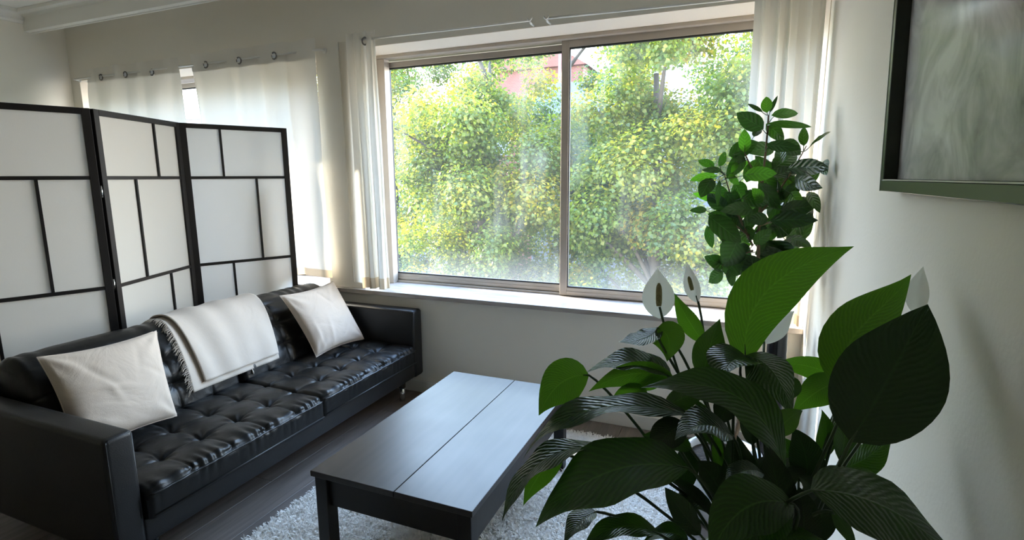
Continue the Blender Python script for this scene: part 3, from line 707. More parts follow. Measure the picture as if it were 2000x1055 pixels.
# throw: cloth laid over the back, two layers
def drape(y0t, y1t, y0b, y1b, s0, s1, lift, name, seed, parent=None, org=None):
    ns, nu = 70, 60
    s = np.linspace(s0, s1, ns); px = np.interp(s, seg, prof[:, 0]); pz = np.interp(s, seg, prof[:, 1])
    px[3:-3] = np.convolve(px, np.ones(7)/7, 'valid'); pz[3:-3] = np.convolve(pz, np.ones(7)/7, 'valid')
    tx, tz = np.gradient(px), np.gradient(pz); ln = np.hypot(tx, tz); nx, nz = tz/ln, -tx/ln
    f = ((s-s0)/(s1-s0))[:, None]; u = np.linspace(0, 1, nu)[None, :]
    ya = y0b+(y0t-y0b)*np.minimum(1, f*1.6); yb_ = y1b+(y1t-y1b)*np.minimum(1, f*1.6)
    Y = ya+(yb_-ya)*u
    d = lift+0.004*np.sin(7*u*PI+2*f+seed)*(1-f)+0.003*np.sin(17*u+5*f)
    P = np.stack([(px[:, None]+nx[:, None]*d)-org[0], Y-org[1], (pz[:, None]+nz[:, None]*d)-org[2]], -1)
    bot = P.copy(); bot = np.stack([(px[:, None]+nx[:, None]*(d-0.006))-org[0], Y-org[1], (pz[:, None]+nz[:, None]*(d-0.006))-org[2]], -1)
    Fq = grid_faces(ns, nu); N = ns*nu
    i = np.arange(ns-1); j = np.arange(nu-1)
    sides = [np.stack([i*nu, (i+1)*nu, N+(i+1)*nu, N+i*nu], -1), np.stack([i*nu+nu-1, N+i*nu+nu-1, N+(i+1)*nu+nu-1, (i+1)*nu+nu-1], -1), np.stack([j, N+j, N+j+1, j+1], -1)]
    return link(name, mesh_np(name, np.concatenate([P.reshape(-1, 3), bot.reshape(-1, 3)]), np.concatenate([Fq, (Fq+N)[:, ::-1]]+sides)), M['throw'], parent), P
torg = (-2.70, 2.12, 0.768)
throw = thing('throw_blanket', 'folded white throw with a fringed edge over the sofa back', 'throw', torg)
d1, P1 = drape(1.835, 2.40, 1.835, 2.33, 0.085, 0.72, 0.030, 'upper_fold', 0.4, throw, torg)
d2, P2 = drape(1.80, 2.41, 1.765, 2.335, 0.055, 0.74, 0.016, 'lower_fold', 1.9, throw, torg)
Vf = []; Ff = []; rg = random.Random(5)
for k in range(2, 60):
    i = k; b = P2[i, 0]
    for q in range(3):
        L = rg.uniform(0.018, 0.036); dz = rg.uniform(-0.010, 0.004); o = len(Vf); jx = rg.uniform(-0.004, 0.004)
        p0 = b+np.array([jx, 0.002, 0]); p1 = b+np.array([jx+rg.uniform(0, .008), -L*0.5, dz-0.004]); p2 = b+np.array([jx+rg.uniform(0, .01), -L*0.9, dz*2-0.014])
        for p in (p0, p1, p2):
            Vf += [tuple(p+np.array([0, 0, 0.0018])), tuple(p-np.array([0, 0, 0.0018])), tuple(p+np.array([0.0022, 0, 0]))]
        for a in (0, 3):
            for e in range(3): Ff.append((o+a+e, o+a+(e+1) % 3, o+a+3+(e+1) % 3, o+a+3+e))
fo = link('fringe', mesh_np('fringe', Vf, Ff), M['throw'], throw); fo['kind'] = 'stuff'
e_ = P2[0, 38]
tube('tassel', [tuple(e_), tuple(e_+np.array([0.006, 0, -0.015])), tuple(e_+np.array([0.004, 0.002, -0.03]))], [0.003, 0.005, 0.004], M['throw'], throw, 6)

# ------------------------------------------------------------------ coffee table
TX0, TX1, TY0, TY1, TZ = -1.375, -0.715, 1.385, 2.48, 0.45
tab = thing('coffee_table', 'black-brown coffee table with a split top standing on a white shag rug', 'coffee table', ((TX0+TX1)/2, (TY0+TY1)/2, 0))
TO = Vector(tab.location); zt0 = 0.016
def TB(nm, *q, bev=0.002):
    o = box(nm, *q, M['table'] if nm == 'top_board' else M['blackwood'], None, bev, 2); o.location -= TO; o.parent = tab; return o
seam = TX0+0.362
TB('top_board', TX0, seam-0.0015, TY0, TY1, TZ-0.022, TZ); TB('top_board', seam+0.0015, TX1, TY0, TY1, TZ-0.022, TZ)
lw = 0.052; ov = 0.010
for lx in (TX0+ov, TX1-ov-lw):
    for ly in (TY0+ov, TY1-ov-lw): TB('leg', lx, lx+lw, ly, ly+lw, zt0, TZ-0.022)
az0, az1 = TZ-0.022-0.118, TZ-0.022
TB('apron', TX0+ov+lw, TX1-ov-lw, TY0+ov+0.016, TY0+ov+0.034, az0, az1); TB('apron', TX0+ov+lw, TX1-ov-lw, TY1-ov-0.034, TY1-ov-0.016, az0, az1)
TB('apron', TX1-ov-0.020, TX1-ov-0.002, TY0+ov+lw, TY1-ov-lw, az0, az1); TB('apron', TX0+ov+0.002, TX0+ov+0.020, TY0+ov+lw, TY1-ov-lw, az0, az1)
TB('inner_tray', TX0+ov+0.021, TX1-ov-0.021, TY0+ov+0.035, TY1-ov-0.035, az0+0.004, az0+0.016)

# ------------------------------------------------------------------ shag rug
RX0, RX1, RY0, RY1 = -1.79, -0.15, 0.70, 2.86
rug = thing('rug', 'white shaggy rug under the coffee table', 'rug', ((RX0+RX1)/2, (RY0+RY1)/2, 0))
RO = Vector(rug.location)
o = box('backing', RX0, RX1, RY0, RY1, 0.0005, 0.016, M['rugback'], None, 0.004); o.location -= RO; o.parent = rug
N = 120000
bx_ = RNG.uniform(RX0-0.004, RX1+0.004, N); by_ = RNG.uniform(RY0, RY1, N)
cl = 0.5+0.5*np.sin(bx_*31+3*np.sin(by_*17))*np.sin(by_*29+2*np.sin(bx_*23))
an = RNG.uniform(0, 2*PI, N)+2.0*np.sin(bx_*9)*np.cos(by_*7); ln_ = 0.018+0.010*RNG.random(N)+0.014*cl; lean = RNG.uniform(0.35, 1.15, N)
ww = RNG.uniform(0.0018, 0.0032, N); a2 = an+PI/2
P0 = np.stack([bx_, by_, np.full(N, 0.012)], -1); W = np.stack([np.cos(a2)*ww, np.sin(a2)*ww, np.zeros(N)], -1)
D = np.stack([np.cos(an)*np.sin(lean), np.sin(an)*np.sin(lean), np.cos(lean)], -1)*ln_[:, None]
mid = P0+D*0.55+np.array([0, 0, 1])*0.006; tip = P0+D
tip[:, 2] = np.maximum(tip[:, 2]-0.002, 0.014)
VV = np.stack([P0-W, P0+W, mid-W*1.1, mid+W*1.1, tip-W*0.6, tip+W*0.6], 1).reshape(-1, 3)-np.array(RO)
b6 = np.arange(N)[:, None]*6
FF = np.concatenate([b6+np.array([[0, 1, 3, 2]]), b6+np.array([[2, 3, 5, 4]])])
po = link('pile', mesh_np('pile', VV, FF), M['rugpile'], rug); po['kind'] = 'stuff'

# ------------------------------------------------------------------ picture on the right wall
PW, PH, PD, FW = 1.10, 0.80, 0.036, 0.026
pic = thing('framed_picture', 'large misty grey picture in a deep dark frame on the right wall', 'picture', (XR-0.003, 1.592, 1.463))
pic.rotation_euler = (0, math.radians(-1.5), 0)
def PB(nm, x0, x1, y0, y1, z0, z1, m, bev=0.001):
    return box(nm, x0, x1, y0, y1, z0, z1, M[m], pic, bev, 1)
# local: x from wall (0) into the room (negative), y runs from the far edge (0) towards the camera (negative), z up
for q in ((-PW, 0, 0, FW), (-PW, 0, PH-FW, PH), (-FW, 0, FW, PH-FW), (-PW, -PW+FW, FW, PH-FW)):
    PB('frame_member', -PD, 0, q[0], q[1], q[2], q[3], 'frame_face', 0.0015)
for q in ((-PW+FW, -FW, FW, FW+0.0025), (-PW+FW, -FW, PH-FW-0.0025, PH-FW)):
    PB('highlight_strip', -PD-0.001, -PD+0.004, q[0], q[1], q[2], q[3], 'frame_highlight', 0.0)  # thin pale strips added as the highlight on the frame edge
PB('highlight_strip', -PD-0.001, -PD+0.003, -0.0025, 0.0008, 0.0, PH, 'frame_highlight', 0.0)
PB('backing_board', -0.006, -0.001, -PW+FW, -FW, FW, PH-FW, 'black_plastic', 0)
PB('print', -0.0075, -0.0062, -PW+FW+0.002, -FW-0.002, FW+0.002, PH-FW-0.002, 'print', 0)
PB('glass', -0.011, -0.009, -PW+FW, -FW, FW, PH-FW, 'picglass', 0)

# ------------------------------------------------------------------ leaves
def leaf_mesh(name, ctrl, W, side, fold, nu=13, nv=7, wave=0.0, drip=True, ph=0.0, wpow=0.85):
    """curved blade: ctrl = bezier points base->tip, side = direction across the blade, fold = V shape"""
    c = bez(ctrl, nu); t = np.gradient(c, axis=0); t /= np.linalg.norm(t, axis=1)[:, None]
    s = np.asarray(side, float)[None, :]-t*(t@np.asarray(side, float))[:, None]; s /= np.linalg.norm(s, axis=1)[:, None]
    n = np.cross(s, t)
    u = np.linspace(0, 1, nu)
    w = np.sin(PI*np.clip(u, 0, 1)**(0.95 if wpow < 0.7 else 0.82))**wpow
    if drip: w = w*(1-0.55*u**5)
    w[0] = 0.03; w[-1] = 0.004
    v = np.linspace(-1, 1, nv)
    off = (v[None, :]*w[:, None]*W/2)
    L = np.linalg.norm(np.diff(c, axis=0), axis=1).sum()
    h = fold*np.abs(off) - 0.35*fold*off**2/(W/2) + wave*L*np.sin(2*PI*2.2*u+ph)[:, None]*np.abs(v)[None, :]**2*np.where(v < 0, 1, -1)[None, :]*w[:, None]
    P = c[:, None, :]+off[..., None]*s[:, None, :]+h[..., None]*n[:, None, :]
    uv = np.stack(np.meshgrid(u, (v+1)/2, indexing='ij'), -1).reshape(-1, 2)
    return mesh_np(name, P.reshape(-1, 3), grid_faces(nu, nv), True, uv)
CROWN=(0.085,0.963,0.764)
LILY_LEAVES=[
 ([(-0.256,1.029,1.099),(-0.311,0.978,1.114),(-0.322,0.909,1.051)],0.088,(-0.628,-0.083,0.774),0.15,"y"),
 ([(-0.095,1.056,1.107),(-0.177,1.073,1.155),(-0.265,1.046,1.097)],0.092,(-0.172,0.971,0.165),0.20,"s"),
 ([(-0.089,1.057,1.103),(-0.170,1.040,1.134),(-0.250,1.006,1.073)],0.050,(-0.238,0.155,0.959),0.15,"y"),
 ([(-0.134,1.177,1.175),(-0.159,1.141,1.144),(-0.211,1.100,1.154)],0.066,(-0.344,0.918,0.197),0.20,"s"),
 ([(-0.138,1.155,1.178),(-0.102,1.158,1.168),(-0.111,1.114,1.119)],0.072,(0.940,0.111,0.323),0.10,"y"),
 ([(-0.047,1.266,1.124),(-0.085,1.260,1.171),(-0.116,1.259,1.236)],0.048,(0.802,-0.156,0.576),0.30,"y"),
 ([(-0.039,1.156,1.074),(-0.036,1.139,1.144),(-0.014,1.190,1.202)],0.070,(-0.972,0.198,0.124),0.35,"m"),
 ([(0.040,1.136,1.125),(0.015,1.175,1.276),(0.129,1.260,1.317),(0.244,1.345,1.349)],0.121,(-0.819,0.071,0.569),0.12,"y"),
 ([(0.033,1.245,1.114),(0.014,1.239,1.123),(-0.003,1.233,1.127)],0.017,(0.248,0.590,0.768),0.20,"m"),
 ([(0.044,1.120,1.144),(0.008,1.068,1.166),(-0.004,1.014,1.128)],0.106,(-0.406,0.908,0.102),0.25,"s"),
 ([(0.037,1.118,1.149),(0.095,1.102,1.156),(0.122,1.054,1.062)],0.116,(0.589,0.783,0.199),0.25,"s"),
 ([(0.224,1.223,1.076),(0.178,1.234,1.124),(0.088,1.214,1.103)],0.052,(0.116,-0.044,0.992),0.25,"y"),
 ([(0.216,1.192,1.091),(0.178,1.175,1.087),(0.132,1.146,1.033)],0.064,(-0.664,0.267,0.698),0.10,"y"),
 ([(0.194,1.023,1.134),(0.165,1.046,1.230),(0.261,1.117,1.254),(0.305,1.165,1.322)],0.098,(-0.930,0.030,0.367),0.12,"y"),
 ([(0.182,0.883,1.108),(0.233,0.936,1.185),(0.287,0.997,1.302)],0.147,(-0.859,0.444,0.255),0.06,"d"),
 ([(0.220,1.133,0.935),(0.261,1.133,0.957),(0.302,1.149,1.009)],0.065,(-0.503,0.771,0.390),0.20,"m"),
 ([(0.145,1.002,0.958),(0.155,1.016,1.011),(0.119,1.010,1.060)],0.058,(0.975,0.073,0.211),0.15,"d"),
 ([(0.108,0.953,1.001),(0.063,0.954,1.162),(-0.029,0.965,1.148),(-0.139,0.956,1.117)],0.092,(0.315,0.840,0.441),0.20,"m"),
 ([(0.088,0.975,1.055),(0.109,1.010,1.081),(0.136,1.042,1.082)],0.041,(-0.766,0.161,0.622),0.15,"y"),
 ([(-0.047,0.946,1.082),(-0.167,0.922,1.111),(-0.283,0.891,1.088),(-0.332,0.852,0.989)],0.088,(-0.364,0.929,0.067),0.20,"s"),
 ([(-0.188,0.878,1.030),(-0.295,0.853,1.025),(-0.327,0.810,0.979),(-0.348,0.786,0.897)],0.073,(-0.612,0.790,-0.035),0.20,"s"),
 ([(-0.264,0.882,0.996),(-0.301,0.843,0.984),(-0.314,0.806,0.927)],0.045,(-0.779,-0.085,0.622),0.20,"y"),
 ([(-0.044,0.854,1.031),(-0.131,0.832,1.051),(-0.221,0.798,1.009),(-0.277,0.768,0.920)],0.135,(-0.496,0.834,0.242),0.15,"m"),
 ([(-0.190,0.837,0.927),(-0.216,0.815,0.924),(-0.231,0.782,0.892)],0.055,(-0.661,0.747,-0.068),0.30,"s"),
 ([(-0.078,0.802,0.937),(-0.148,0.779,0.974),(-0.189,0.733,0.927)],0.044,(-0.394,0.870,0.295),0.30,"m"),
 ([(0.020,0.919,1.069),(-0.030,0.896,1.113),(-0.068,0.862,1.072)],0.093,(-0.147,0.984,0.096),0.20,"s"),
 ([(-0.056,0.939,1.066),(-0.088,0.906,1.071),(-0.102,0.871,1.028)],0.057,(-0.786,0.439,0.435),0.20,"d"),
 ([(0.108,0.831,1.018),(0.028,0.784,1.056),(-0.003,0.734,0.967)],0.090,(-0.637,0.602,0.481),0.20,"m"),
 ([(0.100,0.818,1.020),(0.058,0.788,1.012),(0.034,0.748,0.963)],0.071,(-0.727,0.637,0.256),0.25,"m"),
 ([(0.125,0.806,1.059),(0.226,0.848,1.061),(0.326,0.852,0.962)],0.126,(0.380,0.909,0.168),0.15,"s"),
 ([(0.181,0.989,0.976),(0.218,1.011,1.013),(0.294,1.034,0.966)],0.033,(-0.002,0.851,0.525),0.20,"m"),
 ([(0.165,0.871,0.995),(0.188,0.876,0.972),(0.203,0.876,0.937)],0.022,(0.834,0.437,0.336),0.20,"m"),
 ([(-0.137,1.032,1.075),(-0.172,1.020,1.087),(-0.209,0.997,1.048)],0.043,(-0.415,0.127,0.901),0.15,"y"),
 ([(-0.108,1.070,1.103),(-0.144,1.055,1.098),(-0.171,1.039,1.072)],0.040,(-0.488,0.087,0.869),0.15,"y"),
 ([(-0.020,0.872,0.905),(-0.053,0.865,0.944),(-0.080,0.861,0.985)],0.041,(0.660,0.619,0.426),0.20,"d"),
 ([(0.069,0.909,1.019),(0.037,0.888,1.036),(0.012,0.853,1.017)],0.049,(-0.231,0.972,0.049),0.20,"s"),
 ([(0.010,0.896,0.970),(-0.004,0.896,1.003),(-0.032,0.890,1.028)],0.050,(0.720,0.546,0.429),0.20,"d"),
 ([(0.001,0.947,0.986),(0.000,0.954,1.021),(-0.007,0.958,1.059)],0.020,(0.979,-0.104,0.174),0.20,"y"),
 ([(0.065,0.914,0.943),(0.048,0.927,0.997),(0.028,0.951,1.057)],0.043,(0.913,0.396,0.100),0.30,"d"),
 ([(0.111,0.880,0.940),(0.093,0.905,1.001),(0.075,0.929,1.058)],0.052,(0.953,0.273,0.133),0.30,"d"),
 ([(0.066,0.859,0.924),(0.080,0.892,0.960),(0.082,0.923,1.008)],0.052,(-0.864,0.483,-0.138),0.30,"d"),
 ([(0.157,0.896,0.923),(0.158,0.923,0.952),(0.174,0.957,0.990)],0.044,(-0.865,0.488,-0.115),0.30,"d"),
 ([(0.125,0.862,0.925),(0.137,0.875,0.968),(0.121,0.898,1.012)],0.051,(0.974,0.203,-0.105),0.30,"d"),
 ([(-0.097,0.985,1.069),(-0.072,1.001,1.097),(-0.019,1.024,1.102)],0.045,(-0.481,0.605,0.635),0.25,"m"),
 ([(-0.046,0.954,1.012),(-0.083,0.954,1.035),(-0.133,0.952,1.026)],0.041,(0.088,0.790,0.607),0.30,"m"),
 ([(0.209,1.084,0.977),(0.230,1.132,1.020),(0.213,1.153,1.061)],0.047,(0.965,0.247,-0.089),0.30,"m"),
 ([(-0.060,0.963,0.923),(-0.050,0.984,0.960),(-0.063,1.008,1.003)],0.047,(0.919,0.360,-0.162),0.30,"d"),
 ([(0.019,1.005,0.917),(0.034,1.041,0.963),(0.018,1.062,1.003)],0.042,(0.945,0.296,-0.140),0.30,"d"),
 ([(0.085,0.975,0.949),(0.103,0.993,1.003),(0.161,1.036,0.992)],0.049,(-0.532,0.792,0.301),0.30,"d"),
 ([(-0.001,0.933,0.914),(-0.041,0.924,0.950),(-0.073,0.906,0.928)],0.046,(-0.051,0.974,0.222),0.25,"s"),
 ([(0.044,0.936,0.939),(0.058,0.969,0.976),(0.081,0.986,1.012)],0.050,(-0.845,0.518,0.132),0.30,"d"),
 ([(0.141,1.049,0.940),(0.126,1.063,0.992),(0.093,1.055,1.020)],0.050,(0.848,0.379,0.370),0.30,"m"),
 ([(0.179,0.961,0.942),(0.162,0.970,0.971),(0.128,0.961,0.997)],0.044,(0.705,0.591,0.392),0.30,"d"),
 ([(0.004,0.914,0.908),(-0.024,0.931,0.950),(-0.095,0.926,0.971)],0.025,(0.426,0.828,0.364),0.30,"d"),
 ([(0.064,0.819,0.938),(0.105,0.842,0.972),(0.164,0.862,0.949)],0.055,(-0.175,0.956,0.236),0.25,"m"),
 ([(-0.036,0.835,0.912),(-0.065,0.829,0.945),(-0.106,0.806,0.912)],0.037,(-0.216,0.946,0.240),0.25,"m"),
 ([(0.179,1.100,0.963),(0.202,1.138,1.002),(0.184,1.159,1.043)],0.035,(0.993,0.097,-0.066),0.30,"m"),
 ([(-0.013,1.008,1.002),(-0.020,1.032,1.041),(-0.046,1.048,1.072)],0.038,(0.859,0.480,0.177),0.30,"m"),
 ([(0.058,1.037,1.002),(0.048,1.060,1.041),(0.064,1.096,1.081)],0.046,(-0.919,0.376,-0.116),0.30,"d"),
 ([(0.122,1.137,1.063),(0.141,1.171,1.091),(0.114,1.181,1.094)],0.033,(0.940,0.316,0.128),0.30,"m"),
 ([(0.016,1.029,1.110),(0.010,1.020,1.072),(-0.006,1.008,1.044)],0.045,(-0.892,0.432,0.137),0.30,"d"),
]
LILY_FLOWERS=[
 ([(-0.142,1.217,1.183),(-0.148,1.225,1.237),(-0.154,1.243,1.294)],0.072,(0.993,0.068,0.094),[(-0.143,1.207,1.214),(-0.146,1.215,1.265)],0.0070,[(-0.085,1.157,1.069),(-0.122,1.198,1.145),(-0.142,1.212,1.211)]),
 ([(-0.068,1.315,1.204),(-0.075,1.320,1.248),(-0.096,1.321,1.300)],0.064,(0.621,-0.749,0.231),[(-0.080,1.305,1.236),(-0.090,1.307,1.268)],0.0049,[(-0.041,1.245,1.105),(-0.050,1.293,1.161),(-0.070,1.317,1.221)]),
 ([(0.076,1.257,1.136),(0.094,1.273,1.181),(0.136,1.295,1.207)],0.057,(0.796,-0.365,-0.483),None,0.0000,[(0.075,1.145,1.042),(0.077,1.208,1.097),(0.078,1.259,1.141)]),
 ([(0.321,1.156,1.249),(0.316,1.170,1.289),(0.330,1.194,1.334)],0.037,(0.867,-0.482,0.124),None,0.0000,[(0.232,1.029,1.059),(0.292,1.112,1.178),(0.320,1.156,1.253)]),
 ([(0.210,1.168,1.031),(0.216,1.177,1.068),(0.234,1.192,1.107)],0.040,(0.867,-0.485,-0.114),None,0.0000,[(0.167,1.061,0.949),(0.194,1.133,0.992),(0.210,1.168,1.035)]),
]
FICUS_LEAVES=[
 ((0.099,2.690,1.706),(-0.016,2.653,1.777),0.080,(0.564,-0.218,0.797)),
 ((0.108,2.681,1.774),(0.102,2.732,1.849),0.048,(0.976,-0.132,0.172)),
 ((0.124,2.809,1.787),(0.152,2.804,1.860),0.019,(0.910,-0.206,-0.360)),
 ((0.090,2.689,1.780),(0.028,2.730,1.822),0.019,(0.578,0.019,0.816)),
 ((0.126,2.675,1.761),(0.237,2.762,1.773),0.048,(0.278,-0.232,-0.932)),
 ((0.115,2.693,1.728),(0.290,2.707,1.708),0.034,(-0.098,-0.159,-0.982)),
 ((0.111,2.765,1.734),(0.188,2.740,1.652),0.065,(-0.550,0.492,-0.675)),
 ((0.028,2.684,1.605),(0.021,2.634,1.704),0.054,(0.991,-0.132,0.002)),
 ((0.061,2.678,1.672),(0.089,2.743,1.711),0.037,(0.928,-0.243,-0.284)),
 ((0.274,2.797,1.633),(0.268,2.801,1.718),0.044,(0.915,-0.394,0.085)),
 ((0.113,2.670,1.637),(0.249,2.667,1.616),0.052,(-0.137,0.299,-0.944)),
 ((0.188,2.739,1.558),(0.177,2.776,1.641),0.061,(0.733,-0.579,0.357)),
 ((0.293,2.740,1.630),(0.335,2.501,1.672),0.016,(0.887,0.077,-0.456)),
 ((-0.092,2.575,1.543),(-0.159,2.511,1.570),0.040,(0.592,-0.305,0.746)),
 ((-0.076,2.622,1.544),(-0.053,2.698,1.611),0.037,(0.750,0.295,-0.592)),
 ((-0.061,2.567,1.527),(-0.141,2.504,1.527),0.029,(-0.063,0.084,0.994)),
 ((-0.078,2.639,1.500),(-0.194,2.565,1.481),0.049,(-0.407,0.431,0.806)),
 ((-0.099,2.558,1.492),(-0.139,2.507,1.407),0.070,(-0.925,0.251,0.284)),
 ((-0.067,2.553,1.484),(-0.069,2.562,1.366),0.030,(-0.815,-0.578,-0.034)),
 ((-0.027,2.706,1.388),(-0.182,2.625,1.423),0.050,(0.239,-0.044,0.970)),
 ((0.075,2.600,1.355),(-0.055,2.518,1.349),0.068,(-0.290,0.404,0.868)),
 ((0.033,2.618,1.507),(0.164,2.640,1.511),0.070,(-0.020,0.312,-0.950)),
 ((0.001,2.686,1.560),(-0.023,2.650,1.515),0.025,(-0.914,0.128,0.384)),
 ((-0.033,2.637,1.507),(0.016,2.714,1.461),0.035,(-0.502,-0.188,-0.844)),
 ((0.030,2.698,1.583),(-0.011,2.667,1.563),0.038,(-0.571,0.236,0.786)),
 ((0.208,2.698,1.533),(0.335,2.487,1.536),0.074,(0.138,0.070,-0.988)),
 ((0.335,2.599,1.563),(0.335,2.498,1.501),0.049,(-0.663,0.393,-0.637)),
 ((0.246,2.772,1.494),(0.335,2.578,1.449),0.077,(-0.166,0.146,-0.975)),
 ((0.093,2.694,1.467),(0.191,2.733,1.345),0.077,(-0.624,-0.442,-0.644)),
 ((0.028,2.599,1.409),(0.139,2.628,1.382),0.068,(-0.181,-0.217,-0.959)),
 ((0.140,2.600,1.317),(0.056,2.583,1.308),0.061,(-0.168,0.369,0.914)),
 ((0.150,2.670,1.304),(0.335,2.622,1.312),0.076,(0.074,0.119,-0.990)),
 ((0.190,2.664,1.349),(0.335,2.688,1.370),0.075,(0.117,0.144,-0.983)),
 ((-0.104,2.567,1.325),(0.038,2.545,1.212),0.094,(-0.623,-0.296,-0.724)),
 ((-0.113,2.644,1.274),(-0.084,2.696,1.164),0.047,(-0.822,-0.399,-0.407)),
 ((0.060,2.667,1.277),(0.068,2.655,1.197),0.080,(-0.836,0.522,-0.169)),
 ((0.088,2.567,1.208),(0.157,2.586,1.271),0.059,(0.660,0.088,-0.746)),
 ((0.100,2.660,1.148),(0.251,2.768,1.166),0.097,(0.450,-0.510,-0.734)),
 ((0.024,2.613,1.183),(0.080,2.613,1.174),0.048,(-0.143,-0.520,-0.842)),
 ((-0.025,2.559,1.131),(0.045,2.650,1.138),0.072,(0.509,-0.330,-0.795)),
 ((-0.040,2.597,1.108),(-0.115,2.606,1.136),0.043,(0.364,0.252,0.896)),
 ((0.242,2.666,1.227),(0.333,2.719,1.180),0.050,(-0.597,0.406,-0.692)),
 ((0.264,2.754,1.470),(0.209,2.774,1.396),0.060,(-0.808,-0.242,0.537)),
 ((-0.112,2.535,1.355),(-0.179,2.443,1.355),0.032,(-0.142,0.106,0.984)),
 ((0.064,2.755,1.528),(-0.032,2.778,1.595),0.042,(0.540,-0.166,0.825)),
 ((0.234,2.750,1.430),(0.279,2.709,1.352),0.076,(-0.590,0.524,-0.614)),
 ((0.190,2.742,1.430),(0.128,2.783,1.494),0.056,(0.465,-0.475,0.747)),
 ((-0.044,2.616,1.432),(0.012,2.626,1.368),0.041,(-0.755,0.098,-0.648)),
 ((-0.001,2.690,1.332),(0.049,2.636,1.255),0.051,(-0.682,0.309,-0.663)),
 ((0.113,2.609,1.386),(0.065,2.574,1.449),0.055,(0.556,0.469,0.686)),
 ((0.305,2.743,1.430),(0.335,2.589,1.345),0.048,(-0.931,0.023,-0.365)),
 ((0.247,2.768,1.274),(0.192,2.768,1.214),0.051,(-0.686,0.362,0.631)),
 ((-0.028,2.613,1.094),(-0.111,2.537,1.140),0.069,(0.181,0.364,0.914)),
 ((-0.030,2.573,1.076),(-0.087,2.530,1.028),0.071,(-0.430,-0.355,0.830)),
 ((0.187,2.670,1.038),(0.153,2.701,1.185),0.172,(0.947,0.281,0.157)),
 ((0.026,2.655,1.138),(-0.012,2.660,1.039),0.130,(-0.855,0.386,0.348)),
 ((0.098,2.571,1.153),(0.052,2.562,1.060),0.132,(-0.743,0.594,0.310)),
 ((0.021,2.576,1.218),(-0.025,2.541,1.105),0.133,(-0.770,-0.451,0.452)),
 ((0.152,2.717,1.207),(0.248,2.753,1.088),0.158,(-0.769,0.409,-0.491)),
 ((0.113,2.554,1.065),(0.077,2.559,1.154),0.100,(0.915,-0.121,0.384)),
 ((-0.003,2.572,1.090),(0.012,2.545,1.014),0.043,(-0.947,-0.311,-0.082)),
 ((0.216,2.722,1.209),(0.306,2.778,1.183),0.102,(-0.481,0.416,-0.772)),
 ((0.156,2.825,1.531),(0.257,2.894,1.598),0.093,(0.691,-0.467,-0.552)),
 ((0.175,2.833,1.652),(0.267,2.820,1.595),0.090,(-0.521,-0.459,-0.719)),
 ((0.281,2.934,1.274),(0.335,2.804,1.359),0.078,(0.569,-0.272,-0.776)),
 ((0.301,2.870,1.191),(0.335,2.846,1.340),0.066,(0.959,0.213,-0.184)),
 ((0.194,2.794,1.283),(0.184,2.865,1.418),0.092,(0.780,-0.530,0.333)),
 ((-0.039,2.762,1.410),(-0.011,2.803,1.281),0.082,(-0.879,-0.361,-0.311)),
 ((0.045,2.717,1.472),(0.085,2.779,1.580),0.067,(0.953,-0.179,-0.246)),
 ((0.158,2.778,1.496),(0.278,2.848,1.536),0.073,(0.531,-0.507,-0.679)),
 ((-0.038,2.729,1.593),(0.082,2.742,1.655),0.077,(0.464,-0.173,-0.868)),
 ((0.220,2.805,1.377),(0.324,2.796,1.365),0.090,(-0.052,0.521,-0.852)),
 ((0.006,2.800,1.122),(-0.044,2.814,1.263),0.089,(0.799,0.554,0.232)),
 ((0.226,2.894,1.241),(0.102,2.835,1.286),0.067,(0.166,0.361,0.918)),
 ((-0.007,2.742,1.472),(0.049,2.807,1.373),0.089,(-0.676,-0.377,-0.633)),
 ((-0.055,2.781,1.169),(0.083,2.882,1.166),0.086,(-0.098,0.114,-0.989)),
 ((0.005,2.777,1.299),(0.105,2.871,1.381),0.061,(0.736,-0.231,-0.636)),
 ((0.106,2.740,1.175),(0.136,2.785,1.277),0.064,(0.948,0.062,-0.313)),
 ((0.218,2.809,1.404),(0.096,2.791,1.443),0.064,(0.277,0.133,0.952)),
 ((0.178,2.825,1.317),(0.310,2.843,1.302),0.060,(-0.080,-0.217,-0.973)),
 ((0.174,2.857,1.469),(0.242,2.901,1.350),0.064,(-0.784,-0.284,-0.552)),
 ((0.221,2.946,1.443),(0.280,3.010,1.340),0.084,(-0.815,-0.146,-0.562)),
 ((0.328,2.845,1.464),(0.324,2.888,1.580),0.066,(0.908,-0.382,0.175)),
 ((0.189,2.855,1.322),(0.143,2.831,1.176),0.087,(-0.871,-0.359,0.335)),
 ((0.146,2.755,1.295),(0.230,2.834,1.353),0.086,(0.361,0.270,-0.893)),
 ((0.282,2.905,1.275),(0.287,2.944,1.128),0.085,(-0.922,-0.368,-0.123)),
 ((-0.071,2.784,1.219),(0.032,2.847,1.180),0.076,(0.029,-0.556,-0.831)),
 ((0.039,2.695,1.239),(0.101,2.726,1.361),0.059,(0.867,0.141,-0.478)),
 ((0.204,2.957,1.481),(0.094,2.853,1.508),0.067,(0.116,0.125,0.985)),
 ((0.143,2.715,1.105),(0.268,2.756,1.151),0.093,(0.440,-0.665,-0.603)),
 ((0.086,2.745,1.236),(0.203,2.858,1.299),0.068,(0.297,0.206,-0.932)),
 ((0.116,2.774,1.071),(0.006,2.718,1.094),0.080,(-0.067,0.479,0.876)),
 ((-0.038,2.698,1.346),(-0.117,2.636,1.426),0.081,(0.785,-0.355,0.508)),
 ((0.027,2.717,1.284),(-0.114,2.673,1.327),0.083,(0.179,0.319,0.931)),
 ((0.266,2.863,1.329),(0.156,2.842,1.361),0.069,(0.145,0.534,0.833)),
 ((0.256,2.946,1.377),(0.252,2.969,1.491),0.064,(0.978,-0.192,0.077)),
 ((-0.131,2.688,1.450),(-0.023,2.762,1.387),0.092,(-0.655,0.399,-0.642)),
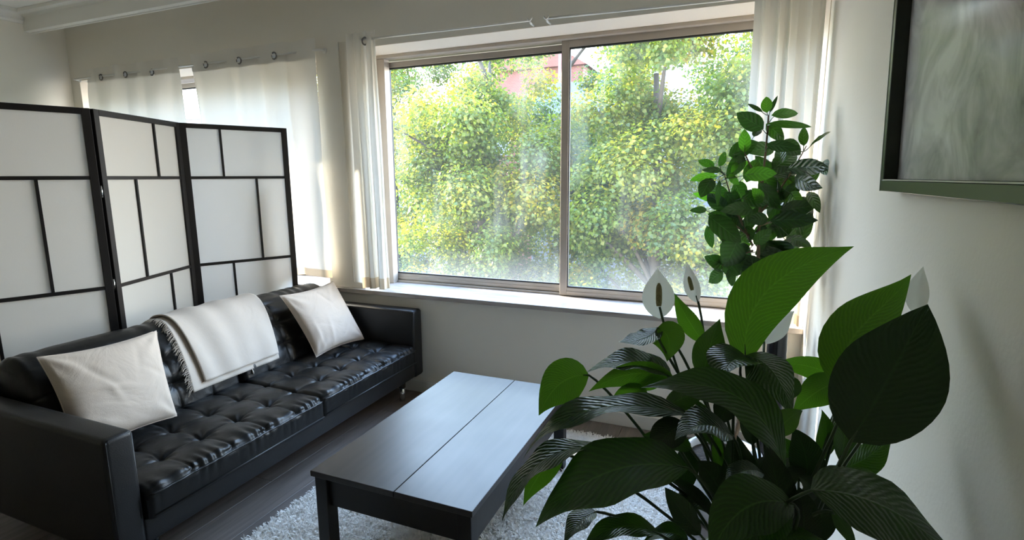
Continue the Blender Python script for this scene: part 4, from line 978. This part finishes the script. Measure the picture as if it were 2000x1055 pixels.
 ((-0.040,2.615,1.125),(0.081,2.622,1.203),0.058,(0.520,-0.344,-0.782)),
 ((0.108,2.759,1.513),(0.166,2.756,1.414),0.073,(-0.851,0.156,-0.501)),
 ((0.236,2.824,1.522),(0.184,2.797,1.422),0.078,(-0.831,0.463,0.308)),
 ((-0.013,2.686,1.307),(-0.003,2.683,1.441),0.083,(0.958,-0.274,-0.086)),
 ((0.161,2.894,1.631),(0.030,2.805,1.614),0.077,(-0.299,0.275,0.913)),
 ((0.153,2.765,1.354),(0.042,2.781,1.434),0.081,(0.563,-0.159,0.811)),
 ((0.215,2.797,1.381),(0.130,2.816,1.460),0.078,(0.690,0.115,0.715)),
 ((0.024,2.657,1.181),(0.077,2.709,1.075),0.080,(-0.900,0.035,-0.434)),
 ((0.180,2.861,1.480),(0.074,2.785,1.594),0.071,(0.646,0.196,0.738)),
 ((0.241,2.894,1.360),(0.335,2.768,1.386),0.068,(0.124,-0.117,-0.985)),
 ((0.026,2.746,1.598),(-0.042,2.684,1.492),0.071,(-0.786,-0.163,0.597)),
]
FICUS_TRUNK=[(0.095,2.469,0.280),(0.134,2.573,0.637),(0.152,2.643,0.910),(0.129,2.664,1.071),(0.087,2.657,1.188),(0.101,2.688,1.326),(0.121,2.735,1.532),(0.119,2.779,1.773)]
FICUS_BRANCHES=[[(0.087,2.657,1.188),(-0.010,2.630,1.373),(-0.050,2.617,1.510)],[(0.097,2.665,1.211),(0.017,2.624,1.282),(-0.070,2.574,1.329)],[(0.101,2.688,1.326),(0.202,2.762,1.439),(0.289,2.846,1.635)],[(0.108,2.683,1.280),(0.212,2.751,1.300),(0.318,2.830,1.368)],[(0.089,2.653,1.165),(0.004,2.593,1.145),(-0.036,2.557,1.102)],[(0.114,2.719,1.463),(0.043,2.685,1.555),(0.022,2.689,1.623)],[(0.142,2.658,1.013),(0.108,2.648,1.037),(0.078,2.640,1.060)]]

# ------------------------------------------------------------------ peace lily
CR = np.array(CROWN)
stool = thing('plant_stool', 'round black plant stool under the peace lily pot, below the picture edge', 'stool', (CR[0], CR[1], 0))
lathe('seat', [(0.001, 0.46), (0.165, 0.46), (0.17, 0.465), (0.17, 0.483), (0.165, 0.488), (0.001, 0.488)], M['blackwood'], stool)
for k in range(4):
    a = PI/4+k*PI/2; tube('leg', [(0.11*math.cos(a), 0.11*math.sin(a), 0.462), (0.15*math.cos(a), 0.15*math.sin(a), 0.0)], [0.016, 0.012], M['blackwood'], stool, 10)
PZ = 0.488
lily = thing('peace_lily', 'large peace lily with white flowers, big dark leaves filling the foreground', 'plant', (CR[0], CR[1], PZ))
LO = np.array([CR[0], CR[1], PZ])
hp = CR[2]-PZ
lathe('pot', [(0.001, 0.0), (0.10, 0.0), (0.105, 0.005), (0.132, hp), (0.136, hp+0.012), (0.126, hp+0.012), (0.122, hp-0.01)], M['black_plastic'], lily)
lathe('soil', [(0.001, hp-0.012), (0.06, hp-0.008), (0.123, hp-0.012)], M['soil'], lily)
rg = random.Random(21)
for i, (cp, W, sd_, fold, kind) in enumerate(LILY_LEAVES):
    cp = [np.array(p)-LO for p in cp]
    lf = link('leaf', leaf_mesh('leaf', cp, W, sd_, fold, 15, 9, 0.024 if kind in 'sm' else 0.013, True, rg.uniform(0, 6), 0.62 if kind == 'd' else 0.80), LM[kind], lily)
    # petiole from the crown to the blade, arriving along the midrib
    a = rg.uniform(0, 2*PI); r0 = rg.uniform(0.01, 0.06); p0 = CR-LO+np.array([r0*math.cos(a), r0*math.sin(a), -0.012])
    b = cp[0]; t0 = cp[1]-cp[0]; t0 = t0/np.linalg.norm(t0); L = np.linalg.norm(b-p0)
    q = bez([p0, p0+(b-p0)*0.35+np.array([0, 0, 0.16*L]), b-t0*min(0.035, 0.2*L)-np.array([0, 0, 0.012]), b], 10)
    mid_ = bez(cp, 12)[:2]
    tube('petiole', list(q)+[m for m in mid_[1:]], [0.0036, 0.0034, 0.0032, 0.003, 0.003, 0.003, 0.003, 0.0028, 0.0026, 0.0022, 0.0008], M['petiole'], lf, 6)
for (sp, W, sd_, sx, sr, stem) in LILY_FLOWERS:
    sp = [np.array(p)-LO for p in sp]
    fo = link('flower', leaf_mesh('flower', sp, W, sd_, 0.35, 15, 9, 0.0, True, 0, 0.8), M['spathe'], lily); fo['label'] = 'white spathe flower'
    if sx:
        a, b = [np.array(p)-LO for p in sx]
        q = [a+(b-a)*k/7 for k in range(8)]
        tube('spadix', q, [sr*0.75, sr*0.95, sr, sr, sr, sr*0.95, sr*0.8, sr*0.3], M['spadix'], fo, 10)
    st = [np.array(p)-LO for p in stem]
    p0 = CR-LO+np.array([rg.uniform(-.03, .03), rg.uniform(-.03, .03), -0.012])
    q = list(bez([p0, p0+(st[0]-p0)*0.5+np.array([0, 0, 0.03]), st[0]], 6))+list(bez(st, 6))[1:]
    tube('stem', q, 0.0030, M['petiole'], fo, 6)

# ------------------------------------------------------------------ tall leafy plant in the corner
FT = [np.array(p) for p in FICUS_TRUNK]
pot_c = np.array([0.02, 2.36, 0.0])
fic = thing('potted_plant', 'tall bushy houseplant with glossy oval leaves in the corner before the right curtain', 'plant', tuple(pot_c))
lathe('pot', [(0.001, 0.0), (0.115, 0.0), (0.12, 0.006), (0.155, 0.30), (0.158, 0.315), (0.146, 0.315), (0.142, 0.28)], M['white_gloss'], fic, 40)
lathe('soil', [(0.001, 0.285), (0.08, 0.29), (0.143, 0.282)], M['soil'], fic)
FT[0] = pot_c+np.array([0.02, 0.0, 0.28])
q = bez([p-pot_c for p in FT], 24)
tube('trunk', q, list(np.linspace(0.013, 0.004, 24)), M['bark_house'], fic, 8)
for br in FICUS_BRANCHES:
    q = bez([np.array(p)-pot_c for p in br], 10); tube('branch', q, list(np.linspace(0.006, 0.002, 10)), M['bark_house'], fic, 6)
rg = random.Random(31)
skel = np.concatenate([bez(FT, 40)[12:]]+[bez([np.array(p) for p in br], 16)[3:] for br in FICUS_BRANCHES])
for i, (a, b, W, sd_) in enumerate(FICUS_LEAVES):
    a, b = np.array(a), np.array(b); L = np.linalg.norm(b-a); s = np.array(sd_); n = np.cross(s, (b-a)/L)
    arch = rg.uniform(0.04, 0.16)*L*(1 if n[2] > 0 else -1)
    cp = [a-pot_c, (a+b)/2+n*arch-pot_c, b-pot_c]
    kind = 2 if rg.random() < 0.16 else (1 if rg.random() < 0.4 else 0)
    if W*L > 0.010: kind = 0
    lf = link('leaf', leaf_mesh('leaf', cp, W, sd_, rg.uniform(0.05, 0.25), 9, 5, 0.012, False, rg.uniform(0, 6), 0.75), FM[kind], fic)
    k = int(np.argmin(np.linalg.norm(skel-a, axis=1))); p0 = skel[k]
    if np.linalg.norm(p0-a) > 0.004:
        q = bez([p0-pot_c, (p0+a)/2-pot_c+np.array([0, 0, -0.01]), a-pot_c, a+(b-a)*0.3+n*arch*0.4-pot_c], 7)
        tube('stalk', q, list(np.linspace(0.0022, 0.0010, 7)), M['petiole'], lf, 5)

# slim black vase-like object beside the ficus
vz = thing('floor_vase', 'slim tall glossy black vase standing on the floor in the right corner', 'vase', (0.225, 2.72, 0))
lathe('body', [(0.001, 0.0), (0.050, 0.0), (0.052, 0.01), (0.046, 0.10), (0.044, 0.45), (0.044, 0.70), (0.040, 0.78), (0.030, 0.82), (0.026, 0.83), (0.022, 0.82), (0.026, 0.78)], M['black_plastic'], vz, 28)

# ------------------------------------------------------------------ outside
GZ = -6.2
struct(box('ground', -70, 40, 4.5, 90, GZ-0.3, GZ, M['pavement']))
def crown_leaves(clumps, n, size, rng, tint0):
    """clumps: centre + radius; leaf blades scattered in every clump, lobed outline folded on the midrib"""
    w = np.array([c[3]**2 for c in clumps]); w = w/w.sum(); idx = rng.choice(len(clumps), n, p=w)
    c = np.array([q[:3] for q in clumps])[idx]; r = np.array([q[3] for q in clumps])[idx]
    d = rng.normal(size=(n, 3)); d /= np.linalg.norm(d, axis=1)[:, None]
    rad = r*(rng.random(n)**0.45); p = c+d*rad[:, None]*np.array([1, 1, 0.8])
    up = d*0.7+np.array([0, 0, 0.8])+rng.normal(size=(n, 3))*0.55; up /= np.linalg.norm(up, axis=1)[:, None]
    t = rng.normal(size=(n, 3))+np.array([0, 0, -0.5]); t -= up*(t*up).sum(1)[:, None]; t /= np.linalg.norm(t, axis=1)[:, None]; s = np.cross(up, t)
    L = (size*rng.uniform(0.65, 1.25, n))[:, None]
    V = np.stack([p, p+t*L*0.35+s*L*0.55+up*L*0.10, p+t*L*0.75+s*L*0.30, p+t*L*1.1-up*L*0.12, p+t*L*0.75-s*L*0.30, p+t*L*0.35-s*L*0.55+up*L*0.10], 1)
    b = np.arange(n)[:, None]*6
    Fc = np.concatenate([b+np.array([[0, 1, 2, 3]]), b+np.array([[0, 3, 4, 5]])])
    ct = rng.normal(0, 0.14, len(clumps)); ti = np.clip(tint0+ct[idx]+rng.normal(0, 0.14, n)+0.10*d[:, 2], 0, 1)
    me = mesh_np('foliage', V.reshape(-1, 3), Fc, False)
    at = me.attributes.new('leaf_tint', 'FLOAT', 'POINT'); at.data.foreach_set('value', np.repeat(ti, 6).astype(np.float32))
    return me
def street_tree(x, y, zb, zt, rx, ry, ncl, nleaf, label, seed, tint=0.42, size=0.070, gaps=()):
    rng = np.random.default_rng(seed); rg = random.Random(seed)
    t = thing('street_tree', label, 'tree', (x, y, GZ), 0, 'trees along the street outside the window')
    zc, rz = (zb+zt)/2-GZ, (zt-zb)/2
    top = [(0, 0, 0), (rg.uniform(-.15, .15), rg.uniform(-.1, .1), 2.0), (rg.uniform(-.3, .3), rg.uniform(-.2, .2), zc-0.4*rz), (rg.uniform(-.3, .3), 0, zc+0.6*rz)]
    tr = bez(top, 12); tube('trunk', tr, list(np.linspace(0.24, 0.05, 12)), M['bark'], t, 10)
    clumps = []
    for k in range(ncl):
        while True:
            d = rng.normal(size=3); d /= (np.abs(d)**3.5).sum()**(1/3.5); q = rng.random()**0.33
            p = np.array([d[0]*rx*q, d[1]*ry*q, zc+d[2]*rz*q])
            wp = p+np.array([x, y, GZ])
            if all(np.hypot((wp[0]-g[0])/g[2], (wp[2]-g[1])/g[3]) > 1 for g in gaps): break
        clumps.append((*p, rg.uniform(0.35, 0.80)*min(1.0, rx/2.0)))
    for k in range(0, ncl, max(1, ncl//16)):
        e = np.array(clumps[k][:3]); j = int(np.argmin(np.abs(tr[:, 2]-(e[2]-1.2)))); a = tr[max(2, j)]
        tube('branch', bez([a, (a+e)/2+np.array([0, 0, 0.25]), e], 8), list(np.linspace(0.06, 0.012, 8)), M['bark'], t, 6)
    fo = link('foliage', crown_leaves(clumps, nleaf, size, rng, tint), M['treeleaf'], t); fo['kind'] = 'stuff'
    return t
# gaps: (x, z, radius x, radius z) in the plane of the crown, where the sky or a house shows through
street_tree(-10.9, 15.8, -3.6, 7.0, 3.0, 1.9, 175, 92000, 'yellow-green street tree at the left edge of the big window', 1, 0.66, gaps=())
street_tree(-5.35, 11.2, -3.4, 5.2, 2.0, 1.7, 120, 84000, 'full street tree in the middle of the left pane', 2, 0.58, gaps=((-3.45, 3.75, 0.9, 0.8), (-6.6, 3.4, 0.5, 0.5)))
street_tree(-4.75, 15.6, -3.6, 6.6, 2.7, 1.8, 150, 80000, 'farther street tree behind the upright between the panes', 3, 0.56, gaps=((-4.9, 4.6, 1.2, 1.05),))
street_tree(-1.3, 11.2, -3.4, 5.2, 1.95, 1.7, 145, 92000, 'tall street tree with a yellow patch in the right pane', 4, 0.62, gaps=((-3.45, 3.75, 0.95, 0.8), (-0.6, 3.6, 0.55, 0.5)))
street_tree(1.35, 15.6, -3.6, 7.2, 2.8, 1.8, 150, 80000, 'tall street tree behind the leafy plant at the right end of the window', 5, 0.60)
street_tree(-18.6, 19.6, -4.0, 0.9, 2.2, 1.8, 24, 9000, 'low street tree seen between the curtains of the left window', 6, 0.40)
def house(name, label, x0, x1, y0, y1, z1, wall, roof, gable, wins, group=None, axis='x'):
    t = thing(name, label, 'house', ((x0+x1)/2, y0, GZ)); O = Vector(t.location)
    o = box('wall', x0, x1, y0, y1, GZ, z1, M[wall]); o.location -= O; o.parent = t
    bm = bmesh.new()
    if axis == 'x':    # gable faces the street
        pr = [(x0-0.2, z1-0.1), ((x0+x1)/2, z1+gable), (x1+0.2, z1-0.1)]
        v0 = [bm.verts.new((p[0]-O.x, y0-0.15-O.y, p[1]-O.z)) for p in pr]; v1 = [bm.verts.new((p[0]-O.x, y1+0.15-O.y, p[1]-O.z)) for p in pr]
    else:
        pr = [(y0-0.25, z1-0.1), ((y0+y1)/2, z1+gable), (y1+0.2, z1-0.1)]
        v0 = [bm.verts.new((x0-0.1-O.x, p[0]-O.y, p[1]-O.z)) for p in pr]; v1 = [bm.verts.new((x1+0.1-O.x, p[0]-O.y, p[1]-O.z)) for p in pr]
    for i in range(3): bm.faces.new((v0[i], v0[(i+1) % 3], v1[(i+1) % 3], v1[i]))
    bm.faces.new(v0); bm.faces.new(v1[::-1])
    bm_obj('roof', bm, M[roof], t)
    for (wx, wz, ww_, wh) in wins:
        o = box('window', wx-ww_/2, wx+ww_/2, y0-0.05, y0+0.02, wz, wz+wh, M['render_white'], None, 0.01); o.location -= O; o.parent = t
        o2 = box('pane', wx-ww_/2+0.07, wx+ww_/2-0.07, y0-0.06, y0-0.04, wz+0.07, wz+wh-0.07, M['house_window']); o2.location -= O+o.location; o2.parent = o
    return t
h1 = house('brick_house', 'red brick house with a gable seen through the trees at the top', -11.6, -6.35, 23.5, 32, 6.35, 'brick', 'brick', 1.6, [(-10.3, 2.5, 1.0, 1.6), (-8.2, 2.5, 1.0, 1.6), (-10.3, -1, 1.0, 1.6), (-8.2, -1, 1.0, 1.6)])
tube('downpipe', [Vector((-7.35, 23.42, 8.2))-h1.location, Vector((-7.35, 23.42, GZ))-h1.location], 0.11, M['pipe'], h1, 8)
house('slate_roof_house', 'low house with a blue-grey slate roof below the brick gable', -7.6, -3.9, 20.5, 23.3, 4.0, 'render_blue', 'slate', 1.3, [(-6.6, 1.6, 0.9, 1.4), (-5.0, 1.6, 0.9, 1.4)], axis='y')
house('white_house', 'pale house glimpsed through the leaves right of the middle upright', -3.7, 3.4, 22.0, 30, 3.4, 'render_white', 'slate', 1.4, [(-2.6, 0.3, 0.9, 1.5), (-1.0, 0.3, 0.9, 1.5), (1.0, 0.3, 0.9, 1.5), (-2.6, -3.4, 0.9, 1.5), (-1.0, -3.4, 0.9, 1.5), (1.2, -3.4, 0.9, 1.5)], axis='y')
house('tall_white_house', 'tall white building beside the brick gable with a narrow window', -8.2, -3.0, 36, 44, 10.2, 'render_white', 'slate', 1.2, [(-7.2, 8.2, 0.8, 1.4), (-5.4, 8.2, 0.8, 1.4)], axis='y')
house('white_apartment_house', 'white building far left, seen in the gap between the left curtains', -34, -17.6, 24, 34, 5.2, 'render_white', 'render_white', 0.4, [(-31, 1.5, 1.2, 1.8), (-27, 1.5, 1.2, 1.8), (-23, 1.5, 1.2, 1.8), (-19, 1.5, 1.2, 1.8)], axis='y')
house('grey_blue_house', 'grey-blue house behind the left trees of the big window', -17, -11.8, 23, 31, 2.6, 'render_blue', 'slate', 1.2, [(-15.6, 0, 1.0, 1.5), (-13.4, 0, 1.0, 1.5), (-15.6, -3.6, 1.0, 1.5), (-13.4, -3.6, 1.0, 1.5)], axis='y')
